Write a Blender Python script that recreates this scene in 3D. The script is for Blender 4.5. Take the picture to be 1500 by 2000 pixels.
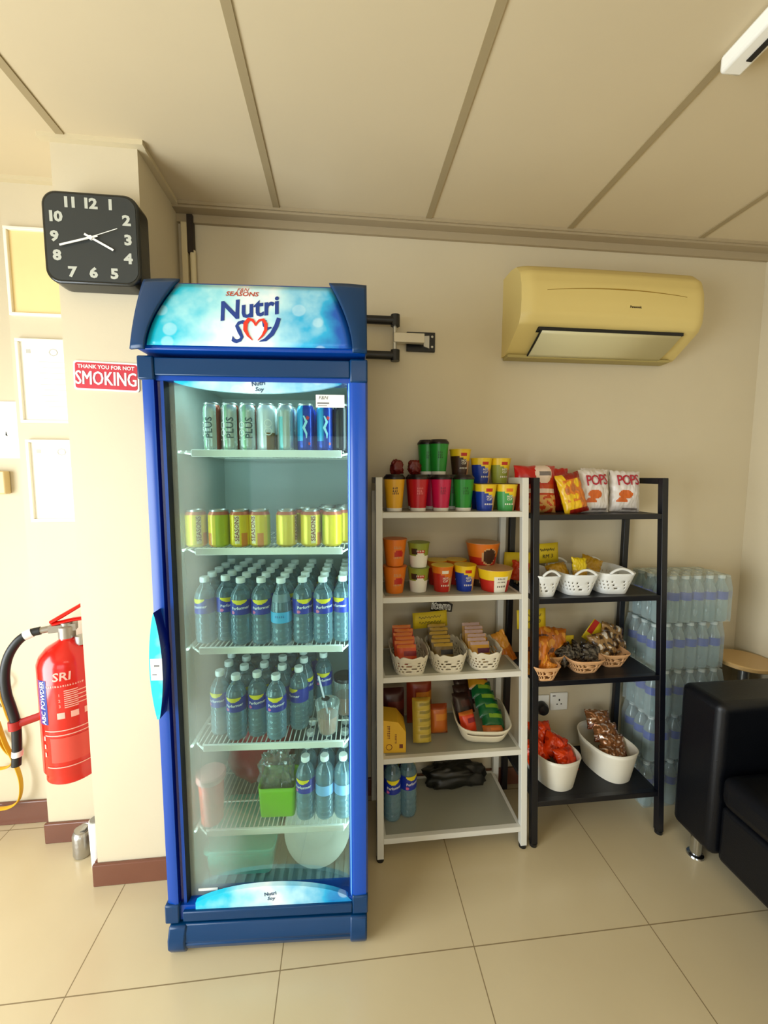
import bpy, math, random
from math import sin, cos, pi, radians, sqrt
from mathutils import Vector, Matrix, noise
random.seed(7)
for o in list(bpy.data.objects): bpy.data.objects.remove(o)
SC = bpy.context.scene
COL = SC.collection

# ------------------------------------------------------------------ camera
def setup_camera():
    yaw, pitch, roll, f = 0.104771, -0.089403, 0.0029, 775.3
    fwd = Vector((sin(yaw)*cos(pitch), cos(yaw)*cos(pitch), sin(pitch)))
    r0 = Vector((cos(yaw), -sin(yaw), 0)); u0 = r0.cross(fwd)
    r = cos(roll)*r0 + sin(roll)*u0; u = -sin(roll)*r0 + cos(roll)*u0
    cd = bpy.data.cameras.new('camera'); cam = bpy.data.objects.new('camera', cd); COL.objects.link(cam)
    M = Matrix((r, u, -fwd)).transposed().to_4x4(); M.translation = Vector((0, 0, 1.480))
    cam.matrix_world = M
    cd.sensor_fit = 'HORIZONTAL'; cd.sensor_width = 36; cd.lens = 36*f/1500; cd.clip_start = .02
    SC.camera = cam
setup_camera()

# ------------------------------------------------------------------ world, daylight from the side window, added fill lights, exposure
w = bpy.data.worlds.new('world'); SC.world = w; w.use_nodes = True
w.node_tree.nodes['Background'].inputs[0].default_value = (.85, .93, 1, 1)
w.node_tree.nodes['Background'].inputs[1].default_value = 1.2
def area(name, loc, target, sx, sy, power, col, spread=180):
    d = bpy.data.lights.new(name, 'AREA'); d.shape = 'RECTANGLE'; d.size = sx; d.size_y = sy
    d.energy = power; d.color = col; d.spread = radians(spread)
    o = bpy.data.objects.new(name, d); COL.objects.link(o); o.location = loc
    o.rotation_euler = (Vector(target)-Vector(loc)).to_track_quat('-Z', 'Y').to_euler()
    return o
area('daylight_side_window', (-2.25, -.2, .98), (-1.0, -.2, .92), 2.2, 1.7, 104, (.91, .97, 1.0))
area('added_front_fill', (-.75, -3.4, 1.25), (-.75, 0, 1.2), 2.1, 1.6, 15, (.97, .98, 1.0))  # added general fill, set at an unseen opening behind the camera
area('added_ceiling_fill', (.3, -1.6, 2.44), (.3, -1.6, 0), 1.2, .3, 7, (1, .84, .62))  # added warm fill from above, out of view
SC.view_settings.view_transform = 'Standard'; SC.view_settings.look = 'None'
SC.view_settings.gamma = 1; SC.view_settings.use_curve_mapping = False
SC.view_settings.exposure = 0.3
SC.cycles.transparent_max_bounces = 24
SC.cycles.max_bounces = 8

# ------------------------------------------------------------------ materials
def lin(c):
    if isinstance(c, str):
        c = c.lstrip('#'); c = [int(c[i:i+2], 16)/255 for i in (0, 2, 4)]
    return tuple(((x/12.92) if x <= .04045 else ((x+.055)/1.055)**2.4) for x in c)
MATS = {}
def mat(name, col='#808080', rough=.5, metal=0, spec=.5, var=0, scale=8, bump=0, bscale=60, coat=0, emit=0):
    if name in MATS: return MATS[name]
    m = bpy.data.materials.new(name); m.use_nodes = True; nt = m.node_tree; b = nt.nodes['Principled BSDF']
    c = lin(col) + (1,)
    b.inputs['Base Color'].default_value = c; b.inputs['Roughness'].default_value = rough
    b.inputs['Metallic'].default_value = metal; b.inputs['Specular IOR Level'].default_value = spec
    b.inputs['Coat Weight'].default_value = coat; b.inputs['Coat Roughness'].default_value = .1
    if emit:
        b.inputs['Emission Color'].default_value = c; b.inputs['Emission Strength'].default_value = emit
    tc = nt.nodes.new('ShaderNodeTexCoord')
    if var:
        n = nt.nodes.new('ShaderNodeTexNoise'); n.inputs['Scale'].default_value = scale; n.inputs['Detail'].default_value = 3
        nt.links.new(tc.outputs['Object'], n.inputs['Vector'])
        mx = nt.nodes.new('ShaderNodeMix'); mx.data_type = 'RGBA'
        mx.inputs[6].default_value = tuple(x*(1-var) for x in c[:3])+(1,)
        mx.inputs[7].default_value = tuple(min(1, x*(1+var)) for x in c[:3])+(1,)
        nt.links.new(n.outputs['Fac'], mx.inputs[0]); nt.links.new(mx.outputs[2], b.inputs['Base Color'])
    if bump:
        n = nt.nodes.new('ShaderNodeTexNoise'); n.inputs['Scale'].default_value = bscale
        nt.links.new(tc.outputs['Object'], n.inputs['Vector'])
        bp = nt.nodes.new('ShaderNodeBump'); bp.inputs['Strength'].default_value = bump; bp.inputs['Distance'].default_value = .004
        nt.links.new(n.outputs['Fac'], bp.inputs['Height']); nt.links.new(bp.outputs['Normal'], b.inputs['Normal'])
    MATS[name] = m; return m
def clear(name, tint, haze_col, haze, gloss=.08, rough=.05, edge=.5, mask=None):
    """clear plastic or glass: see-through, a little milky, with a sheen; milkier at grazing angles"""
    if name in MATS: return MATS[name]
    m = bpy.data.materials.new(name); m.use_nodes = True; nt = m.node_tree; N = nt.nodes; L = nt.links
    for n in list(N): N.remove(n)
    out = N.new('ShaderNodeOutputMaterial'); tr = N.new('ShaderNodeBsdfTransparent'); tr.inputs[0].default_value = lin(tint)+(1,)
    df = N.new('ShaderNodeBsdfDiffuse'); df.inputs[0].default_value = lin(haze_col)+(1,)
    gl = N.new('ShaderNodeBsdfGlossy'); gl.inputs['Roughness'].default_value = rough
    lw = N.new('ShaderNodeLayerWeight'); lw.inputs[0].default_value = .3
    ma = N.new('ShaderNodeMath'); ma.operation = 'MULTIPLY_ADD'; ma.inputs[1].default_value = edge; ma.inputs[2].default_value = haze
    L.new(lw.outputs['Facing'], ma.inputs[0])
    mx = N.new('ShaderNodeMixShader'); L.new(tr.outputs[0], mx.inputs[1]); L.new(df.outputs[0], mx.inputs[2])
    if mask: L.new(mask(nt, ma.outputs[0]), mx.inputs[0])
    else: L.new(ma.outputs[0], mx.inputs[0])
    fr = N.new('ShaderNodeFresnel'); fr.inputs[0].default_value = 1.45
    mb = N.new('ShaderNodeMath'); mb.operation = 'MULTIPLY_ADD'; mb.inputs[1].default_value = .4; mb.inputs[2].default_value = gloss
    L.new(fr.outputs[0], mb.inputs[0])
    m2 = N.new('ShaderNodeMixShader'); L.new(mb.outputs[0], m2.inputs[0]); L.new(mx.outputs[0], m2.inputs[1]); L.new(gl.outputs[0], m2.inputs[2])
    L.new(m2.outputs[0], out.inputs[0]); MATS[name] = m; return m

def sky_print(name, x0, x1):
    """printed sky artwork: cyan clouds, pale middle, deeper blue to the right, soft discs"""
    if name in MATS: return MATS[name]
    m = bpy.data.materials.new(name); m.use_nodes = True; nt = m.node_tree; N = nt.nodes; L = nt.links; b = N['Principled BSDF']
    b.inputs['Roughness'].default_value = .3
    tc = N.new('ShaderNodeTexCoord'); sp = N.new('ShaderNodeSeparateXYZ'); L.new(tc.outputs['Object'], sp.inputs[0])
    mr = N.new('ShaderNodeMapRange'); mr.inputs[1].default_value = x0; mr.inputs[2].default_value = x1; L.new(sp.outputs['X'], mr.inputs[0])
    n = N.new('ShaderNodeTexNoise'); n.inputs['Scale'].default_value = 9; n.inputs['Detail'].default_value = 4; L.new(tc.outputs['Object'], n.inputs['Vector'])
    zr = N.new('ShaderNodeMath'); zr.operation = 'MULTIPLY_ADD'; zr.inputs[1].default_value = .7; L.new(n.outputs['Fac'], zr.inputs[0]); zr.inputs[2].default_value = -.35
    ad = N.new('ShaderNodeMath'); ad.operation = 'ADD'; L.new(mr.outputs[0], ad.inputs[0]); L.new(zr.outputs[0], ad.inputs[1])
    cr = N.new('ShaderNodeValToRGB'); L.new(ad.outputs[0], cr.inputs[0]); e = cr.color_ramp.elements
    e[0].position = 0; e[0].color = lin('#00b4d8')+(1,); e[1].position = 1; e[1].color = lin('#1456b4')+(1,)
    for p, c in ((.14, '#12c0e0'), (.3, '#a9e6f0'), (.48, '#eef6fa'), (.62, '#b9e8f4'), (.8, '#2aaee0')):
        q = e.new(p); q.color = lin(c)+(1,)
    v = N.new('ShaderNodeTexVoronoi'); v.inputs['Scale'].default_value = 13; L.new(tc.outputs['Object'], v.inputs['Vector'])
    ma = N.new('ShaderNodeMapRange'); ma.inputs[1].default_value = .27; ma.inputs[2].default_value = .22; ma.inputs[4].default_value = .28; L.new(v.outputs['Distance'], ma.inputs[0])
    mx = N.new('ShaderNodeMix'); mx.data_type = 'RGBA'; L.new(ma.outputs[0], mx.inputs[0]); L.new(cr.outputs[0], mx.inputs[6]); mx.inputs[7].default_value = (.8, .97, 1, 1)
    L.new(mx.outputs[2], b.inputs['Base Color']); MATS[name] = m; return m

def floor_mat():
    m = bpy.data.materials.new('cream_floor_tile'); m.use_nodes = True; nt = m.node_tree; N = nt.nodes; L = nt.links; b = N['Principled BSDF']
    g = N.new('ShaderNodeNewGeometry'); sp = N.new('ShaderNodeSeparateXYZ'); L.new(g.outputs['Position'], sp.inputs[0])
    outs = []
    for ax, o0 in (('X', -.795), ('Y', 1.0916)):
        a = N.new('ShaderNodeMath'); a.operation = 'SUBTRACT'; L.new(sp.outputs[ax], a.inputs[0]); a.inputs[1].default_value = o0+.3
        d = N.new('ShaderNodeMath'); d.operation = 'DIVIDE'; L.new(a.outputs[0], d.inputs[0]); d.inputs[1].default_value = .6
        f = N.new('ShaderNodeMath'); f.operation = 'FRACT'; L.new(d.outputs[0], f.inputs[0])
        s = N.new('ShaderNodeMath'); s.operation = 'SUBTRACT'; L.new(f.outputs[0], s.inputs[0]); s.inputs[1].default_value = .5
        ab = N.new('ShaderNodeMath'); ab.operation = 'ABSOLUTE'; L.new(s.outputs[0], ab.inputs[0])
        lt = N.new('ShaderNodeMath'); lt.operation = 'LESS_THAN'; L.new(ab.outputs[0], lt.inputs[0]); lt.inputs[1].default_value = .0028
        outs.append(lt)
    mxm = N.new('ShaderNodeMath'); mxm.operation = 'MAXIMUM'; L.new(outs[0].outputs[0], mxm.inputs[0]); L.new(outs[1].outputs[0], mxm.inputs[1])
    n = N.new('ShaderNodeTexNoise'); n.inputs['Scale'].default_value = 2.5; n.inputs['Detail'].default_value = 4; L.new(g.outputs['Position'], n.inputs['Vector'])
    c1 = N.new('ShaderNodeMix'); c1.data_type = 'RGBA'; L.new(n.outputs['Fac'], c1.inputs[0])
    c1.inputs[6].default_value = lin('#c2b18c')+(1,); c1.inputs[7].default_value = lin('#d0c19e')+(1,)
    c2 = N.new('ShaderNodeMix'); c2.data_type = 'RGBA'; L.new(mxm.outputs[0], c2.inputs[0]); L.new(c1.outputs[2], c2.inputs[6]); c2.inputs[7].default_value = lin('#857352')+(1,)
    L.new(c2.outputs[2], b.inputs['Base Color'])
    r = N.new('ShaderNodeMath'); r.operation = 'MULTIPLY_ADD'; L.new(mxm.outputs[0], r.inputs[0]); r.inputs[1].default_value = .5; r.inputs[2].default_value = .22
    L.new(r.outputs[0], b.inputs['Roughness']); b.inputs['Specular IOR Level'].default_value = .45
    return m

# ------------------------------------------------------------------ mesh builder
class MB:
    def __init__(s): s.v = []; s.f = []; s.m = []
    def face(s, idx, m=0): s.f.append(tuple(idx)); s.m.append(m)
    def box(s, x0, x1, y0, y1, z0, z1, m=0, R=None):
        b = len(s.v)
        for z in (z0, z1):
            for x, y in ((x0, y0), (x1, y0), (x1, y1), (x0, y1)):
                p = Vector((x, y, z)); s.v.append(tuple(R @ p) if R else (x, y, z))
        for q in ((3, 2, 1, 0), (4, 5, 6, 7), (0, 1, 5, 4), (1, 2, 6, 5), (2, 3, 7, 6), (3, 0, 4, 7)): s.face([b+i for i in q], m)
        return s
    def grid(s, fn, nu, nv, m=0, cu=False, skip=None):
        b = len(s.v); cols = nu if cu else nu+1
        for j in range(nv+1):
            for i in range(cols): s.v.append(tuple(fn(i/nu, j/nv)))
        for j in range(nv):
            for i in range(nu):
                if skip and skip(i, j): continue
                i2 = (i+1) % cols
                mm = m((i+.5)/nu, (j+.5)/nv) if callable(m) else m
                s.face((b+j*cols+i, b+j*cols+i2, b+(j+1)*cols+i2, b+(j+1)*cols+i), mm)
        return s
    def lathe(s, prof, seg=32, c=(0, 0, 0), m=0, sy=1, R=None, caps=True):
        """prof: [(r,z)...]; u=0 faces -y (front); m may be fn(u in -.5...5, z)"""
        n = len(prof); b = len(s.v)
        for r, z in prof:
            for i in range(seg):
                a = 2*pi*i/seg - pi
                p = Vector((r*sin(a), -r*cos(a)*sy, z)); p = (R @ p) if R else p
                s.v.append((p.x+c[0], p.y+c[1], p.z+c[2]))
        for j in range(n-1):
            for i in range(seg):
                i2 = (i+1) % seg
                mm = m((i+.5)/seg-.5, (prof[j][1]+prof[j+1][1])/2) if callable(m) else m
                s.face((b+j*seg+i, b+j*seg+i2, b+(j+1)*seg+i2, b+(j+1)*seg+i), mm)
        if not caps: return s
        if prof[0][0] > 1e-4: s.face([b+i for i in range(seg)][::-1], m(0, prof[0][1]) if callable(m) else m)
        if prof[-1][0] > 1e-4: s.face([b+(n-1)*seg+i for i in range(seg)], m(0, prof[-1][1]) if callable(m) else m)
        return s
    def tube(s, pts, r, seg=10, m=0, flat=1.0):
        pts = [Vector(p) for p in pts]; b = len(s.v); n = len(pts)
        t = (pts[1]-pts[0]).normalized(); up = Vector((0, 0, 1)) if abs(t.z) < .9 else Vector((1, 0, 0))
        nrm = (up - up.dot(t)*t).normalized()
        for i, p in enumerate(pts):
            t = (pts[min(i+1, n-1)]-pts[max(i-1, 0)]).normalized(); nrm = (nrm - nrm.dot(t)*t).normalized(); bn = t.cross(nrm)
            rr = r[i] if isinstance(r, (list, tuple)) else r
            for k in range(seg):
                a = 2*pi*k/seg; s.v.append(tuple(p + rr*(cos(a)*nrm*flat + sin(a)*bn)))
        for i in range(n-1):
            for k in range(seg):
                k2 = (k+1) % seg; s.face((b+i*seg+k, b+i*seg+k2, b+(i+1)*seg+k2, b+(i+1)*seg+k), m)
        s.face([b+k for k in range(seg)][::-1], m); s.face([b+(n-1)*seg+k for k in range(seg)], m)
        return s
    def prism(s, poly, h0, h1, fn, m=0, mcap=None, mcap0=None):
        """poly: [(a,b)], fn(a,b,h)->xyz"""
        b = len(s.v); n = len(poly)
        for h in (h0, h1):
            for a, c in poly: s.v.append(tuple(fn(a, c, h)))
        for i in range(n): s.face((b+i, b+(i+1) % n, b+n+(i+1) % n, b+n+i), m)
        s.face([b+i for i in range(n)][::-1], m if mcap0 is None else mcap0); s.face([b+n+i for i in range(n)], m if mcap is None else mcap)
        return s
    def stroke(s, pts, w, fn, th=.0008, m=0):
        """flat brush stroke; pts [(x,y)], w width or list; fn(x,y,h)"""
        n = len(pts); L_ = []; R_ = []
        for i, p in enumerate(pts):
            a = pts[max(i-1, 0)]; c = pts[min(i+1, n-1)]; dx, dy = c[0]-a[0], c[1]-a[1]; l = sqrt(dx*dx+dy*dy) or 1
            ww = (w[i] if isinstance(w, (list, tuple)) else w)/2
            L_.append((p[0]-dy/l*ww, p[1]+dx/l*ww)); R_.append((p[0]+dy/l*ww, p[1]-dx/l*ww))
        for i in range(n-1):
            s.prism([L_[i], R_[i], R_[i+1], L_[i+1]], 0, th, fn, m)
        return s
    def text(s, body, size, fn, m=0, shear=0, bold=0, space=1, align='CENTER', th=.0006, sx=1, rot=0, sub=0):
        cu = bpy.data.curves.new('t', 'FONT'); cu.body = body; cu.size = size; cu.shear = shear; cu.offset = bold
        cu.align_x = align; cu.align_y = 'CENTER'; cu.space_character = space; cu.resolution_u = 2; cu.fill_mode = 'FRONT'
        o = bpy.data.objects.new('t', cu); COL.objects.link(o); bpy.context.view_layer.update()
        dg = bpy.context.evaluated_depsgraph_get(); me = bpy.data.meshes.new_from_object(o.evaluated_get(dg))
        if sub:
            import bmesh
            bm = bmesh.new(); bm.from_mesh(me)
            for _ in range(3):
                bmesh.ops.triangulate(bm, faces=bm.faces[:])
                le = [e for e in bm.edges if e.calc_length() > sub]
                if not le: break
                bmesh.ops.subdivide_edges(bm, edges=le, cuts=1)
            bmesh.ops.triangulate(bm, faces=bm.faces[:]); bm.to_mesh(me); bm.free()
        b = len(s.v); cr, sr = cos(rot), sin(rot)
        for v in me.vertices:
            x, y = v.co.x*sx, v.co.y; s.v.append(tuple(fn(x*cr-y*sr, x*sr+y*cr, th)))
        for p in me.polygons: s.face([b+i for i in p.vertices], m)
        bpy.data.objects.remove(o); bpy.data.curves.remove(cu); bpy.data.meshes.remove(me)
        return s
    def build(s, name, mats, parent=None, loc=None, smooth=40, bevel=0, seg=2, solid=0, rotz=0, recalc=True):
        me = bpy.data.meshes.new(name); me.from_pydata(s.v, [], s.f)
        if not isinstance(mats, (list, tuple)): mats = [mats]
        for m_ in mats: me.materials.append(m_)
        me.polygons.foreach_set('material_index', s.m)
        if recalc:
            import bmesh
            bm = bmesh.new(); bm.from_mesh(me); bmesh.ops.recalc_face_normals(bm, faces=bm.faces); bm.to_mesh(me); bm.free()
        if smooth:
            me.shade_smooth()
            me.set_sharp_from_angle(angle=radians(smooth))
        me.update()
        o = bpy.data.objects.new(name, me); COL.objects.link(o)
        if parent: o.parent = parent
        if loc: o.location = loc
        o.rotation_euler.z = rotz
        if bevel:
            b = o.modifiers.new('bevel', 'BEVEL'); b.width = bevel; b.segments = seg; b.limit_method = 'ANGLE'; b.harden_normals = False
        if solid:
            q = o.modifiers.new('solid', 'SOLIDIFY'); q.thickness = solid; q.offset = 0
        return o
def thing(name, label, cat, loc=(0, 0, 0), rotz=0, group=None):
    o = bpy.data.objects.new(name, None); COL.objects.link(o); o.empty_display_size = .05
    o.location = loc; o.rotation_euler = (0, 0, rotz); o['label'] = label; o['category'] = cat
    if group: o['group'] = group
    return o
def tag(o, label, cat, group=None, kind=None):
    o['label'] = label; o['category'] = cat
    if group: o['group'] = group
    if kind: o['kind'] = kind
    return o
def struct(o): o['kind'] = 'structure'; return o
def dup(root, loc=None, rotz=None, label=None, group=None, scale=None, rot=None):
    def cp(o, par):
        c = o.copy(); COL.objects.link(c); c.parent = par
        for ch in KIDS.get(o.name, [x for x in o.children]): cp(ch, c)
        return c
    r = cp(root, root.parent)
    if loc is not None: r.location = loc
    if rotz is not None: r.rotation_euler.z = rotz
    if rot is not None: r.rotation_euler = rot
    if scale: r.scale = scale
    if label: r['label'] = label
    if group: r['group'] = group
    return r
KIDS = {}
NTH = ['front', 'second', 'third', 'fourth', 'fifth']
ORD = ['leftmost', 'second from left', 'third from left', 'fourth from left', 'fifth from left', 'sixth from left', 'seventh from left', 'eighth from left']
def front(y, x0=0, z0=0):   # flat lettering on a plane facing -y
    return lambda a, b, h: (x0+a, y-h, z0+b)
def onround(r, z0, a0=0, cx=0, cy=0, slope=0):
    def f(a, b, h):
        rr = r + slope*b + h; t = a/r + a0
        return (cx+rr*sin(t), cy-rr*cos(t), z0+b)
    return f

def glyphs(m, fn, w, h, seed, rows=3):
    rnd = random.Random(seed)
    for r_ in range(rows):
        x = -w/2; rh = h/rows
        while x < w/2-.002:
            gw = rnd.uniform(.004, .007); y0 = h/2-r_*rh
            m.prism([(x, y0-rh*.8), (x+gw*.8, y0-rh*.8), (x+gw*.8, y0-rh*.55), (x, y0-rh*.55)], 0, .0003, fn)
            m.prism([(x+gw*.2, y0-rh*.9), (x+gw*.5, y0-rh*.9), (x+gw*.5, y0-rh*.1), (x+gw*.2, y0-rh*.1)], 0, .0003, fn)
            if rnd.random() > .4: m.prism([(x, y0-rh*.35), (x+gw*.8, y0-rh*.35), (x+gw*.8, y0-rh*.15), (x, y0-rh*.15)], 0, .0003, fn)
            x += gw+.0015

# ------------------------------------------------------------------ common materials
WALL = mat('beige_wall_paint', '#cdc1a5', .65, var=.04, scale=3, bump=.05, bscale=120)
CEIL = mat('ceiling_panel', '#cdbd9c', .8, var=.03, scale=4)
GRID = mat('ceiling_grid_metal', '#a08f6c', .6)
SKIRT = mat('brown_skirting_tile', '#6e4434', .25, var=.12, scale=6)
WHITE = mat('white_plastic', '#eeeee8', .4)
BLACKP = mat('black_plastic', '#101114', .35)
DARK = mat('dark_slot', '#15130f', .7)
CHROME = mat('chrome', '#c8ccd0', .15, metal=1)
STEEL = mat('brushed_steel', '#b8b8b4', .35, metal=.9)
INK = mat('black_ink', '#1a1a1a', .6)
PAPER = mat('white_paper', '#f4f2ea', .7)
# ------------------------------------------------------------------ room shell
YB = 1.73; XR = 1.95; XL = -2.3; YF = -3.5; H = 2.517
struct(MB().box(XL, XR+.1, YF, YB+.1, -.08, 0).build('floor', floor_mat(), smooth=0))
struct(MB().box(XL, XR+.1, YF, YB+.1, H, H+.05).build('ceiling', CEIL, smooth=0))
struct(MB().box(XL-.1, XR+.1, YB, YB+.1, 0, H).build('wall_back', WALL, smooth=0))
struct(MB().box(XR, XR+.1, YF, YB, 0, H).build('wall_right', WALL, smooth=0))
wl = MB(); wl.box(XL-.1, XL, 1.0, YB, 0, H); wl.box(XL-.1, XL, YF, -1.4, 0, H); wl.box(XL-.1, XL, -1.4, 1.0, 1.9, H); wl.box(XL-.1, XL, -1.4, 1.0, 0, .06)
struct(wl.build('wall_left', WALL, smooth=0))
wf = MB(); wf.box(XL-.1, -1.9, YF-.1, YF, 0, H); wf.box(.4, XR+.1, YF-.1, YF, 0, H); wf.box(-1.9, .4, YF-.1, YF, 2.1, H); wf.box(-1.9, .4, YF-.1, YF, 0, .4)
struct(wf.build('wall_front', WALL, smooth=0))
def window(name, horiz, a0, a1, z0, z1, n, at):
    m = MB()
    def bx(u0, u1, zz0, zz1):
        if horiz: m.box(u0, u1, at-.07, at-.03, zz0, zz1)
        else: m.box(at-.07, at-.03, u0, u1, zz0, zz1)
    bx(a0, a1, z0, z0+.05); bx(a0, a1, z1-.05, z1)
    for i in range(n+1):
        c = a0 + (a1-a0)*i/n; bx(max(a0, c-.025), min(a1, c+.025), z0, z1)
    f = struct(m.build(name, mat('window_frame_grey', '#8a8d8c', .4, metal=.5), smooth=0))
    g = MB()
    if horiz: g.box(a0, a1, at-.055, at-.05, z0, z1)
    else: g.box(at-.055, at-.05, a0, a1, z0, z1)
    g.build('window_pane', clear('window_glass', '#f4faf8', '#ffffff', 0, .02, .02, 0), f, smooth=0)
window('window_1', False, -1.4, 1.0, .06, 1.9, 3, XL); window('fill_window', True, -1.9, .4, .4, 2.1, 3, YF)  # the window in the front wall is added for general fill light
# pillar and the shallow pier behind it
struct(MB().box(-.89, -.635, 1.42, YB, 0, H).build('wall_pillar', WALL, smooth=0))
struct(MB().box(-1.19, -.89, 1.62, YB, 0, H).build('wall_pier', WALL, smooth=0))
# ceiling grid
g = MB()
for i in range(-4, 4):
    x = -.847 + .6*(i+1)
    y1 = 1.42 if -.9 < x < -.62 else 1.667
    g.box(x-.012, x+.012, YF, y1, H-.004, H)
g.box(XL, XR, .467-.012, .467+.012, H-.004, H); g.box(XL, XR, -.733-.012, -.733+.012, H-.004, H)
struct(g.build('trim_1', GRID, smooth=0))
t = MB(); t.box(-.635, XR, 1.667, 1.675, H-.012, H); t.box(-.635, XR, 1.675, YB, H-.02, H-.012); t.box(-.635, XR, 1.716, YB, H-.05, H-.02)
struct(t.build('trim_2', mat('ceiling_edge_strip', '#a8987a', .6), smooth=0))
t = MB(); t.box(-.915, -.61, 1.40, 1.42, H-.014, H); t.box(-.635, -.612, 1.42, YB, H-.014, H); t.box(-1.21, -.89, 1.6, 1.62, H-.014, H)
struct(t.build('trim_3', mat('cream_cornice', '#cdbf9d', .6), smooth=0))
def skirt(name, *boxes):
    m = MB()
    for b in boxes: m.box(*b)
    struct(m.build(name, SKIRT, smooth=0, bevel=.004))
skirt('baseboard_pillar', (-.903, -.63, 1.406, 1.42, 0, .085), (-.903, -.89, 1.42, 1.62, 0, .085), (-.635, -.622, 1.406, YB, 0, .085))
skirt('baseboard_pier', (-1.2, -.903, 1.606, 1.62, 0, .085), (-1.2, -1.19, 1.62, YB, 0, .085))
skirt('baseboard_back', (XL, -1.2, YB-.013, YB, 0, .1), (-.62, XR, YB-.013, YB, 0, .085))
skirt('baseboard_right', (XR-.013, XR, YF, YB-.013, 0, .085))

# ------------------------------------------------------------------ ceiling fixture top right, added fill lamp behind the camera
c = thing('ceiling_fixture', 'white rectangular ceiling fixture with a black slot, on the ceiling at the upper right', 'ceiling light', (.968, .66, H))
MB().box(-.034, .024, -.33, .325, -.045, -.004).build('housing', mat('fixture_white', '#f4f2ea', .4), c, bevel=.008)
MB().box(-.002, .012, -.27, .285, -.0475, -.044).build('slot', DARK, c, smooth=0)
c = thing('added_fill_lamp', 'added unseen fill lamp on the ceiling behind the viewer', 'ceiling light', (.3, -1.6, H))
MB().box(-.62, .62, -.17, .17, -.05, -.004).build('housing', WHITE, c, bevel=.01)
MB().box(-.6, .6, -.15, .15, -.056, -.048).build('diffuser', mat('fill_lamp_diffuser', '#fff0d8', .5, emit=2.0), c, smooth=0)  # glowing face of the added fill lamp

# ------------------------------------------------------------------ corner pipe beside the pillar
c = thing('corner_trunking', 'narrow cream cable trunking running up the wall corner behind the blue cooler', 'pipe', (-.59, 1.70, 1.0))
MB().box(-.026, -.004, .0, .03, 0, 1.46).build('trunking', mat('cream_trunking', '#cfc09a', .5), c, bevel=.003)
MB().tube([(.012, .015, 0), (.012, .015, 1.36)], .011, 12).build('pipe', mat('pipe_cream', '#d9cba4', .45), c)
MB().box(-.004, .018, .004, .028, 1.35, 1.49).build('dark_sleeve', mat('dark_brown_rubber', '#2c2116', .7), c)

# ------------------------------------------------------------------ framed papers, switch, notice
def frame(label, x0, x1, z0, z1, y, fcol, pcol, marks):
    f = thing('picture_frame', label, 'picture frame', ((x0+x1)/2, y, (z0+z1)/2))
    hw, hh = (x1-x0)/2, (z1-z0)/2; b = .011; m = MB()
    m.box(-hw, hw, -.016, 0, hh-b, hh); m.box(-hw, hw, -.016, 0, -hh, -hh+b); m.box(-hw, -hw+b, -.016, 0, -hh+b, hh-b); m.box(hw-b, hw, -.016, 0, -hh+b, hh-b)
    m.build('frame_border', fcol, f, smooth=0, bevel=.002)
    MB().box(-hw+b, hw-b, -.006, 0, -hh+b, hh-b).build('paper', pcol, f, smooth=0)
    if marks:
        k = MB(); F = front(-.0062)
        k.prism([(-hw+.03, hh-.05), (-hw+.045, hh-.05), (-hw+.045, hh-.036), (-hw+.03, hh-.036)], 0, .0004, F)
        k.stroke([(-.01+.014*cos(a/8*2*pi), hh-.045+.012*sin(a/8*2*pi)) for a in range(9)], .003, F)
        for i in range(9):
            zz = hh-.08-.02*i; k.prism([(-.06+(i % 2)*.012, zz), (.06-(i % 3)*.01, zz), (.06-(i % 3)*.01, zz+.0015), (-.06+(i % 2)*.012, zz+.0015)], 0, .0004, F)
        k.build('printing', mat('pale_grey_ink', '#b9b6ae', .7), f, smooth=0)
WF = mat('cream_frame', '#efe9d8', .35)
frame('topmost wall frame left of the pillar, holding plain yellow paper, partly behind the clock', -1.178, -.905, 2.05, 2.352, 1.62, WF, mat('yellow_paper', '#e8cf94', .6, var=.06, scale=9), False)
frame('middle white framed certificate on the wall left of the pillar', -1.168, -.905, 1.672, 1.972, 1.62, WF, PAPER, True)
frame('lowest white framed certificate on the wall left of the pillar', -1.158, -.905, 1.306, 1.612, 1.62, WF, PAPER, True)
c = thing('notice_paper', 'plain white paper sheet on the wall at the left edge of the picture', 'notice', (-1.365, 1.729, 1.657))
MB().box(-.1, .1, -.004, 0, -.11, .11).build('sheet', PAPER, c, smooth=0)
MB().prism([(.052, -.02), (.06, -.025), (.055, -.005)], 0, .0005, front(-.0042)).build('printing', INK, c, smooth=0)
c = thing('wall_switch', 'cream wall switch box at the left edge below the white paper', 'switch', (-1.355, 1.729, 1.452))
MB().box(-.045, .045, -.03, 0, -.045, .045).build('back_box', mat('cream_plastic', '#d8c08c', .45), c, bevel=.005)
MB().box(-.02, .02, -.036, -.029, -.025, .025).build('rocker', mat('cream_plastic_light', '#e4d2a6', .4), c, bevel=.003)
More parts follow.
